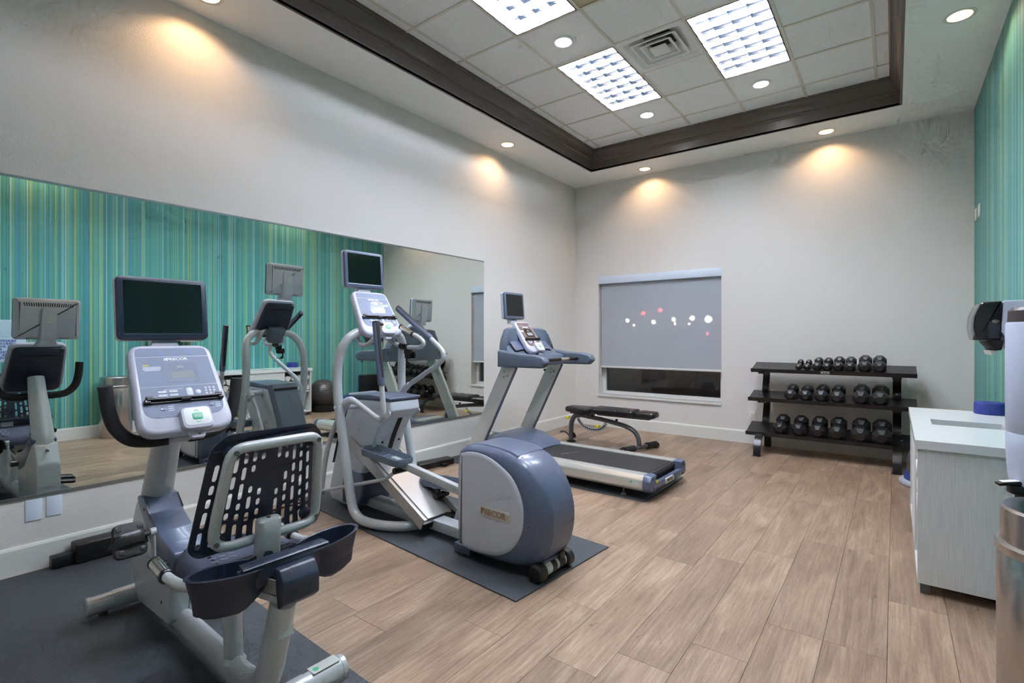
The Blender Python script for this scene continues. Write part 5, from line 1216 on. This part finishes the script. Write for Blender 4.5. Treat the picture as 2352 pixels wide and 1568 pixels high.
def dumbbell(s, x, r, nth):
    """built lying along the shelf slope; heads are chamfered octagons"""
    hw = 0.020 + r * 0.44; L_ = 0.054 + hw      # half head width, centre of head
    nm = ['first', 'second', 'third', 'fourth', 'fifth', 'sixth', 'seventh', 'eighth'][nth]
    lv = ['top', 'middle', 'bottom'][s]
    size = {0: 'smallest ' if nth < 2 else '', 1: '', 2: 'largest ' if nth == 5 else ''}[s]
    fr_ = 0.52 if s == 0 else 0.50
    p, n, d = shelf_pt(s, fr_, 0.0005)
    t = thing('dumbbell', '%sblack rubber dumbbell, %s from the left on the %s shelf of the rack' % (size, nm, lv), 'dumbbell', p + Vector((x, 0, 0)), 0, 'dumbbells on the rack')
    t.rotation_euler = (math.atan2(d.z, d.y), 0, 0)
    ap = r * math.cos(PI / 8)
    for sg in (-1, 1):
        b = B(); rg = []
        for yy, k in ((-hw, 0.50), (-hw + 0.004, 0.56), (-hw * 0.55, 1.0), (hw * 0.55, 1.0), (hw - 0.004, 0.60), (hw, 0.52)):
            rg.append([Vector((k * r * math.cos(PI / 8 + PI / 4 * q), sg * L_ + yy, ap + k * r * math.sin(PI / 8 + PI / 4 * q))) for q in range(8)])
        loft(b, rg); hd_ = obj('head', b, 'hex', t, True, 20)
        if r > 0.045:
            b = B(); a1 = (0.5 + 1.0) / 2; bx(b, -0.016, 0.016, sg * L_ - hw * 0.30, sg * L_ + hw * 0.30, ap * 2 - 0.0005, ap * 2 + 0.001); obj('weight_mark', b, 'rubber', hd_, False)
    b = B(); tube(b, [(0, -0.058, ap), (0, -0.03, ap), (0, 0, ap), (0, 0.03, ap), (0, 0.058, ap)], [0.011, 0.0135, 0.0150, 0.0135, 0.011], 12, 3); obj('handle', b, 'chrome', t)
for s, xs, rs_ in ((0, [-0.862, -0.780, -0.682, -0.588, -0.486, -0.380, -0.250, -0.126], [0.033, 0.033, 0.047, 0.047, 0.0545, 0.0545, 0.064, 0.064]),
                   (1, [-0.936, -0.790, -0.640, -0.492, -0.282, -0.118], [0.0615, 0.0625, 0.069, 0.0695, 0.079, 0.080]),
                   (2, [-1.035, -0.850, -0.668, -0.490, -0.285, -0.105], [0.074, 0.076, 0.080, 0.083, 0.088, 0.090])):
    for k, (x, r) in enumerate(zip(xs, rs_)): dumbbell(s, x, r, k)

# ================================================================== TOWEL CABINET ON THE STRIPED WALL
CX0, CX1, CY0, CY1, CZ0, CZ1 = 0.095, 0.615, 3.40, 4.92, 0.055, 0.755
ca = thing('towel_cabinet', 'white wood-grain cabinet with open towel bays along the striped wall', 'cabinet', (0, 0, 0))
th = 0.018
b = B(); bx(b, CX0, CX1, CY0, CY0 + th, CZ0, CZ1); obj('end_panel', b, 'lam', ca, False)
b = B(); bx(b, CX0, CX1, CY1 - th, CY1, CZ0, CZ1); obj('end_panel', b, 'lam', ca, False)
b = B(); bx(b, CX0, CX1, CY0 + th, CY1 - th, CZ0, CZ0 + th); obj('bottom_panel', b, 'lam', ca, False)
b = B(); bx(b, CX1 - 0.008, CX1, CY0 + th, CY1 - th, CZ0 + th, CZ1); obj('back_panel', b, 'lam', ca, False)
D0, D1 = 3.86, 4.44
for y in (D0, D1):
    b = B(); bx(b, CX0 + 0.02, CX1 - 0.008, y - th / 2, y + th / 2, CZ0 + th, CZ1); obj('divider', b, 'lam', ca, False)
b = B(); bx(b, CX0, CX0 + th, D0 - 0.004, D1 + 0.004, CZ0 + 0.002, CZ1 - 0.004); obj('door', b, 'lam', ca, False)
b = B(); bx(b, CX0 + 0.02, CX1 - 0.008, CY0 + th, D0 - th / 2, 0.40, 0.418); obj('bay_shelf', b, 'lam', ca, False)
b = B(); bx(b, CX0 + 0.02, CX1 - 0.008, D1 + th / 2, CY1 - th, 0.40, 0.418); obj('bay_shelf', b, 'lam', ca, False)
for x in (CX0 + 0.012, CX1 - 0.055):
    for y in (CY0 + 0.012, (CY0 + CY1) / 2, CY1 - 0.055):
        b = B(); bx(b, x, x + 0.042, y, y + 0.042, 0.0, CZ0, 0.002); obj('leg', b, 'gun', ca)
wt = plate('worktop', [(CX0 - 0.010, CY0 - 0.014), (XR - 0.004, CY0 - 0.014), (XR - 0.004, CY1 + 0.014), (CX0 - 0.010, CY1 + 0.014)], [[(0.185, 4.05), (0.525, 4.05), (0.525, 4.30), (0.185, 4.30)]], 0.045, 'counter')
for v in wt.data.vertices: v.co.z += CZ1 + 0.0226
wt.data.set_sharp_from_angle(angle=R(10)); tag(wt, 'white worktop with a rectangular drop slot on the towel cabinet', 'worktop')
def towel_mesh(r, L_):
    b = B(); turns = 3.2; N_ = 46; th_ = r / (turns + 0.6) * 0.80
    pts_ = []
    for k in range(N_ + 1):
        a = 2 * PI * turns * k / N_; rr_ = 0.006 + (r - 0.006) * k / N_
        wob = 1 + 0.03 * math.sin(3 * a + r * 90)
        pts_.append((rr_ * wob * math.cos(a), rr_ * wob * math.sin(a)))
    ring = lambda x, e: [Vector((x, p[0] * e, p[1] * e)) for p in pts_]
    vs_ = []
    for p in range(N_ + 1):
        q = Vector(pts_[p]); nrm = q.normalized() if q.length > 1e-6 else Vector((1, 0)); i_ = q - nrm * th_
        vs_.append([b.verts.new((x, c_.x, c_.y)) for x, c_ in ((-L_ / 2, q * 0.97), (-L_ / 2 + 0.006, q), (L_ / 2 - 0.006, q), (L_ / 2, q * 0.97), (L_ / 2, i_), (-L_ / 2, i_))])
    for a_, c_ in zip(vs_[:-1], vs_[1:]):
        for k in range(6): b.faces.new((a_[k], a_[(k + 1) % 6], c_[(k + 1) % 6], c_[k]))
    b.faces.new(vs_[0][::-1]); b.faces.new(vs_[-1]); return b
tw0 = None; rt = random.Random(5)
def towel(x, y, z, r, label, grp):
    global tw0
    if tw0 is None: tw0 = obj('rolled_towel', towel_mesh(0.05, 0.34), 'towel'); o_ = tw0
    else: o_ = tw0.copy(); COL.objects.link(o_)
    o_.location = (x, y, z); o_.scale = (1, r / 0.05, r / 0.05); o_.rotation_euler = (rt.uniform(0, 6.28), 0, 0); tag(o_, label, 'towel', grp)
for nm, ya, yb, z0, zt, bay in (('n', CY0 + th, D0 - th / 2, 0.418, 3, 'bay nearest the bin'), ('f', D1 + th / 2, CY1 - th, 0.418, 3, 'bay nearest the ball')):
    r = 0.0495; nn = int((yb - ya) / (2 * r)); pit = (yb - ya) / nn
    for row in range(zt):
        cnt = nn if row % 2 == 0 else nn - 1
        for k in range(cnt):
            lab = 'rolled white towel, %s from left in the %s row of the %s' % (['first', 'second', 'third', 'fourth', 'fifth'][k], ['bottom', 'middle', 'top'][row], bay)
            towel(0.285 + rt.uniform(-0.012, 0.03) - (0.035 if nm == 'n' and k == 0 else 0), ya + pit * (k + 0.5 + (0.5 if row % 2 else 0)), z0 + r + 0.001 + row * r * 1.76, r - 0.0005, lab, 'rolled towels in the ' + bay)
# things on and around the cabinet
b = B(); lathe(b, [(0.0, 0.0), (0.088, 0.0), (0.090, 0.006), (0.090, 0.072), (0.086, 0.080), (0.070, 0.082), (0.0, 0.082)], n=32, cap0=False, cap1=False)
o = obj('blue_tub', b, 'blue'); o.location = (0.535, 4.83, CZ1 + 0.0455); tag(o, 'low round blue tub on the far end of the white worktop', 'tub')
bl = thing('exercise_ball', 'charcoal exercise ball by the striped wall, seen in the mirror', 'exercise ball', (0.34, 5.30, 0))
rb_ = 0.262; zc_ = 0.305
b = B(); prf = []
for k in range(41):
    a = -PI / 2 + PI * k / 40; e = 0.0
    for q in (-0.55, -0.42, -0.30, 0.30, 0.42, 0.55, 0.7): e += 0.0022 * math.exp(-((a - q) / 0.018) ** 2)
    prf.append((max(1e-4, (rb_ - e) * math.cos(a)), zc_ + (rb_ - e) * math.sin(a)))
prf2 = []
for k in range(121):
    a = -PI / 2 + PI * k / 120; e = sum(0.003 * math.exp(-((a - q) / 0.02) ** 2) for q in (-0.60, -0.48, -0.36, 0.30, 0.42, 0.54, 0.66))
    prf2.append((max(1e-4, (rb_ - e) * math.cos(a)), zc_ + (rb_ - e) * math.sin(a)))
lathe(b, prf2, n=48, cap0=False, cap1=False); obj('ball', b, 'ball', bl)
bs_ = thing('ball_base', 'low black ring base holding the charcoal exercise ball', 'ball base', (0.34, 5.30, 0))
b = B(); lathe(b, [(0.205, 0.0), (0.225, 0.0), (0.228, 0.01), (0.222, 0.115), (0.214, 0.122), (0.190, 0.098), (0.198, 0.0)], n=10, cap0=False, cap1=False); obj('ring', b, 'black', bs_)
bo = thing('balance_dome', 'blue half-dome balance trainer on a grey rubber base behind the cabinet', 'balance trainer', (0.315, 5.895, 0))
b = B(); lathe(b, [(0.0, 0.0), (0.27, 0.0), (0.285, 0.012), (0.285, 0.035), (0.272, 0.048), (0.245, 0.052), (0.0, 0.052)], n=40, cap0=False, cap1=False); obj('base_ring', b, 'bosub', bo)
b = B(); lathe(b, [(0.25 * math.cos(PI / 2 * k / 14) + 1e-4, 0.05 + 0.205 * math.sin(PI / 2 * k / 14)) for k in range(15)], n=40, cap0=False, cap1=False); obj('dome', b, 'bosu', bo)
fx = thing('folded_mat', 'black folded exercise mat standing in the corner beside the rack, seen in the mirror', 'exercise mat', (0.50, 6.44, 0))
for k in range(4):
    b = B(); bx(b, -0.11 + k * 0.055, -0.11 + k * 0.055 + 0.050, -0.19, 0.19, 0.0, 0.575, 0.012); obj('mat_fold', b, 'rubber', fx)
# ------------------------------------------------------------------ paper towel dispenser on the striped wall
pd_ = thing('towel_dispenser', 'paper towel dispenser with a smoked black cover on the striped wall', 'towel dispenser', (0, 0, 0))
b = B(); PY0, PY1 = 2.98, 3.26
o_ = rpoly([(0.405, 1.275), (XR - 0.002, 1.275), (XR - 0.002, 1.492), (0.37, 1.492), (0.362, 1.36)], [0.01, 0.001, 0.001, 0.01, 0.02]); side([(x, z) for x, z in o_], PY0, PY1, b, 0.006); obj('case', b, 'cooler', pd_)
b = B(); o_ = rpoly([(0.362, 1.322), (0.366, 1.490), (0.300, 1.488), (0.278, 1.43), (0.274, 1.38), (0.284, 1.322)], [0.004, 0.004, 0.02, 0.08, 0.06, 0.01], 6); side(o_, PY0 + 0.002, PY1 - 0.002, b, 0.008, 3); cv_ = obj('cover', b, 'smoke', pd_)
b = B(); o_ = rpoly([(0.312, 1.323), (0.372, 1.323), (0.365, 1.280), (0.345, 1.278)], 0.006); side(o_, PY0 + 0.01, PY1 - 0.01, b, 0.003); obj('chute', b, 'black', pd_)
b = B(); side([(0.330, 1.279), (0.352, 1.279), (0.344, 1.262), (0.337, 1.258)], PY0 + 0.03, PY1 - 0.03, b); obj('paper_tip', b, 'towel', pd_)
b = B(); tube(b, [(0.345, PY0 + 0.001, 1.404), (0.345, PY0 - 0.0015, 1.404)], 0.012, 14, 1, ry=0.008, up=(0, 0, 1)); obj('lock', b, 'chrome', cv_)
# ------------------------------------------------------------------ water cooler
wc = thing('water_cooler', 'tall pale grey water dispenser with dark lid and black tap at the right edge', 'water dispenser', (0.490, 2.80, 0))
b = B(); lathe(b, [(0.0, 0.0), (0.128, 0.0), (0.130, 0.01), (0.112, 0.05), (0.104, 0.30), (0.100, 0.66), (0.0, 0.66)], n=40, cap0=False, cap1=False); obj('pedestal', b, 'cooler', wc)
b = B(); lathe(b, [(0.0, 0.640), (0.075, 0.640), (0.098, 0.665), (0.118, 0.72), (0.132, 0.80), (0.1375, 0.90), (0.138, 0.958), (0.134, 0.966), (0.0, 0.966)], n=40, cap0=False, cap1=False); obj('reservoir', b, 'cooler', wc)
b = B(); lathe(b, [(0.132, 0.962), (0.138, 0.972), (0.1385, 1.385), (0.134, 1.395), (0.0, 1.395)], n=40, cap0=False, cap1=False); obj('tank', b, 'cooler', wc)
b = B(); lathe(b, [(0.128, 1.392), (0.132, 1.398), (0.130, 1.440), (0.120, 1.452), (0.0, 1.458)], n=40, cap0=False, cap1=False); obj('lid', b, 'lid', wc)
tp_ = Matrix.Translation((-0.085, -0.055, 0.755)) @ Matrix.Rotation(R(18), 4, 'Z')
b = B(); bx(b, -0.055, 0.06, -0.022, 0.022, -0.020, 0.012, 0.006); cyl(b, (-0.018, 0, -0.065), (-0.018, 0, -0.01), 0.016, 0.020, 14); cyl(b, (0.0, 0, -0.050), (0.0, 0, -0.01), 0.018, n=12); xf(b, tp_); tpp = obj('tap', b, 'black', wc)
b = B(); box(b, (-0.055, 0, 0.018), (0.075, 0.034, 0.012), Matrix.Rotation(R(-8), 3, 'Y'), 0.004); xf(b, tp_); obj('tap_lever', b, 'black', wc)
b = B(); box(b, (-0.052, 0, 0.0262), (0.056, 0.027, 0.003), Matrix.Rotation(R(-8), 3, 'Y'), 0.001); xf(b, tp_); obj('lever_label', b, 'white', tpp)
# ------------------------------------------------------------------ waste bin
tc_ = thing('waste_bin', 'tall brushed steel waste bin beside the water dispenser', 'bin', (0.445, 2.275, 0))
RB_ = 0.180
b = B(); lathe(b, [(0.0, 0.0), (RB_ - 0.004, 0.0), (RB_, 0.006), (RB_, 0.655), (RB_ - 0.006, 0.665), (RB_ - 0.012, 0.60), (RB_ - 0.014, 0.02), (0.0, 0.02)], n=56, cap0=False, cap1=False); obj('bin_body', b, 'steel', tc_)
b = B(); lathe(b, [(RB_ - 0.002, 0.655), (RB_ + 0.004, 0.658), (RB_ + 0.005, 0.682), (RB_ + 0.001, 0.688), (RB_ - 0.008, 0.690), (RB_ - 0.010, 0.792), (RB_ - 0.016, 0.800), (RB_ - 0.045, 0.790), (RB_ - 0.062, 0.772), (RB_ - 0.066, 0.740), (RB_ - 0.020, 0.70)], n=56, cap0=False, cap1=False); obj('bin_lid', b, 'steel', tc_)
b = B(); lathe(b, [(0.0, 0.60), (RB_ - 0.016, 0.60), (RB_ - 0.016, 0.602), (0.0, 0.602)], n=32, cap0=False, cap1=False); obj('bin_dark_disc', b, 'dark', tc_)  # flat dark disc drawn for the dark inside of the open bin

# ================================================================== WALL PLATES, SWITCHES, SIGNS
def wall_plate(name, label, cat, c, nrm, w_, h_, m, kind, group=None):
    t = thing(name, label, cat, c, math.atan2(nrm[1], nrm[0]), group)
    mx = Matrix(((0, 0, 1, 0), (1, 0, 0, 0), (0, 1, 0, 0), (0, 0, 0, 1)))      # local z -> +x (wall normal)
    b = B(); slab(b, rrect(w_, h_, 0.005, 3), 0.0005, 0.006, mx, 0.003); obj('cover', b, m, t)
    if kind == 'outlet':
        for z in (0.021, -0.021):
            b = B(); slab(b, rrect(0.033, 0.028, 0.012, 4, 0, z), 0.005, 0.0075, mx, 0.001); so_ = obj('socket', b, 'outlet', t)
            b = B()
            for x in (-0.006, 0.006): slab(b, rrect(0.0025, 0.009, 0, 1, x, z + 0.003), 0.0072, 0.0078, mx)
            slab(b, circ((0, z - 0.007), 0.0028, 8), 0.0072, 0.0078, mx); stuff(obj('socket_slots', b, 'dark', so_, False))
    if kind == 'switch':
        b = B(); slab(b, rrect(0.032, 0.066, 0.003, 2), 0.005, 0.009, mx, 0.002); obj('rocker', b, 'white', t)
wall_plate('outlet', 'white duplex outlet on the back wall left of the dumbbell rack', 'outlet', (-1.426, YB, 0.343), (0, -1), 0.072, 0.128, 'outlet', 'outlet', 'duplex outlets')
wall_plate('outlet', 'white duplex outlet low on the mirror wall behind the treadmill post', 'outlet', (XL, 5.615, 0.345), (1, 0), 0.072, 0.118, 'outlet', 'outlet', 'duplex outlets')
wall_plate('blank_plate', 'left one of two blank white wall plates below the mirror', 'wall plate', (XL, 0.694, 0.345), (1, 0), 0.074, 0.122, 'plate', '', 'blank plates under the mirror')
wall_plate('blank_plate', 'right one of two blank white wall plates below the mirror', 'wall plate', (XL, 0.783, 0.348), (1, 0), 0.072, 0.118, 'plate', '', 'blank plates under the mirror')
wall_plate('light_switch', 'white switch plate high on the striped wall nearest the back corner', 'switch', (XR, 6.74, 2.535), (-1, 0), 0.10, 0.115, 'outlet', 'switch', 'switch plates on the striped wall')
wall_plate('light_switch', 'white switch plate high on the striped wall, second from the back corner', 'switch', (XR, 6.50, 2.53), (-1, 0), 0.115, 0.115, 'outlet', 'switch', 'switch plates on the striped wall')
def sign(label, y0, y1, z0, z1, body, size, line):
    t = thing('wall_sign', label, 'sign', (XR, (y0 + y1) / 2, (z0 + z1) / 2), PI)
    mx = Matrix(((0, 0, 1, 0), (1, 0, 0, 0), (0, 1, 0, 0), (0, 0, 0, 1)))
    b = B(); slab(b, rrect(y1 - y0, z1 - z0, 0.002, 2), 0.001, 0.005, mx, 0.001); obj('board', b, 'sign', t)
    text('lettering', body, size, mx @ Matrix.Translation((0, 0, 0.0056)), 'signt', t, 0.0004, line=line)
sign('small pale blue sign telling guests to use at their own risk, seen in the mirror', 0.885, 1.325, 1.332, 1.538, 'USE AT\nYOUR\nOWN\nRISK', 0.052, 0.92)
sign('larger pale blue sign about headphones at the front desk, seen in the mirror', 0.955, 1.428, 1.032, 1.330, 'HEADPHONES &\nWORKOUT BANDS\nARE AVAILABLE\nAT\nFRONT DESK\nFOR YOUR\nCONVENIENCE', 0.040, 0.86)
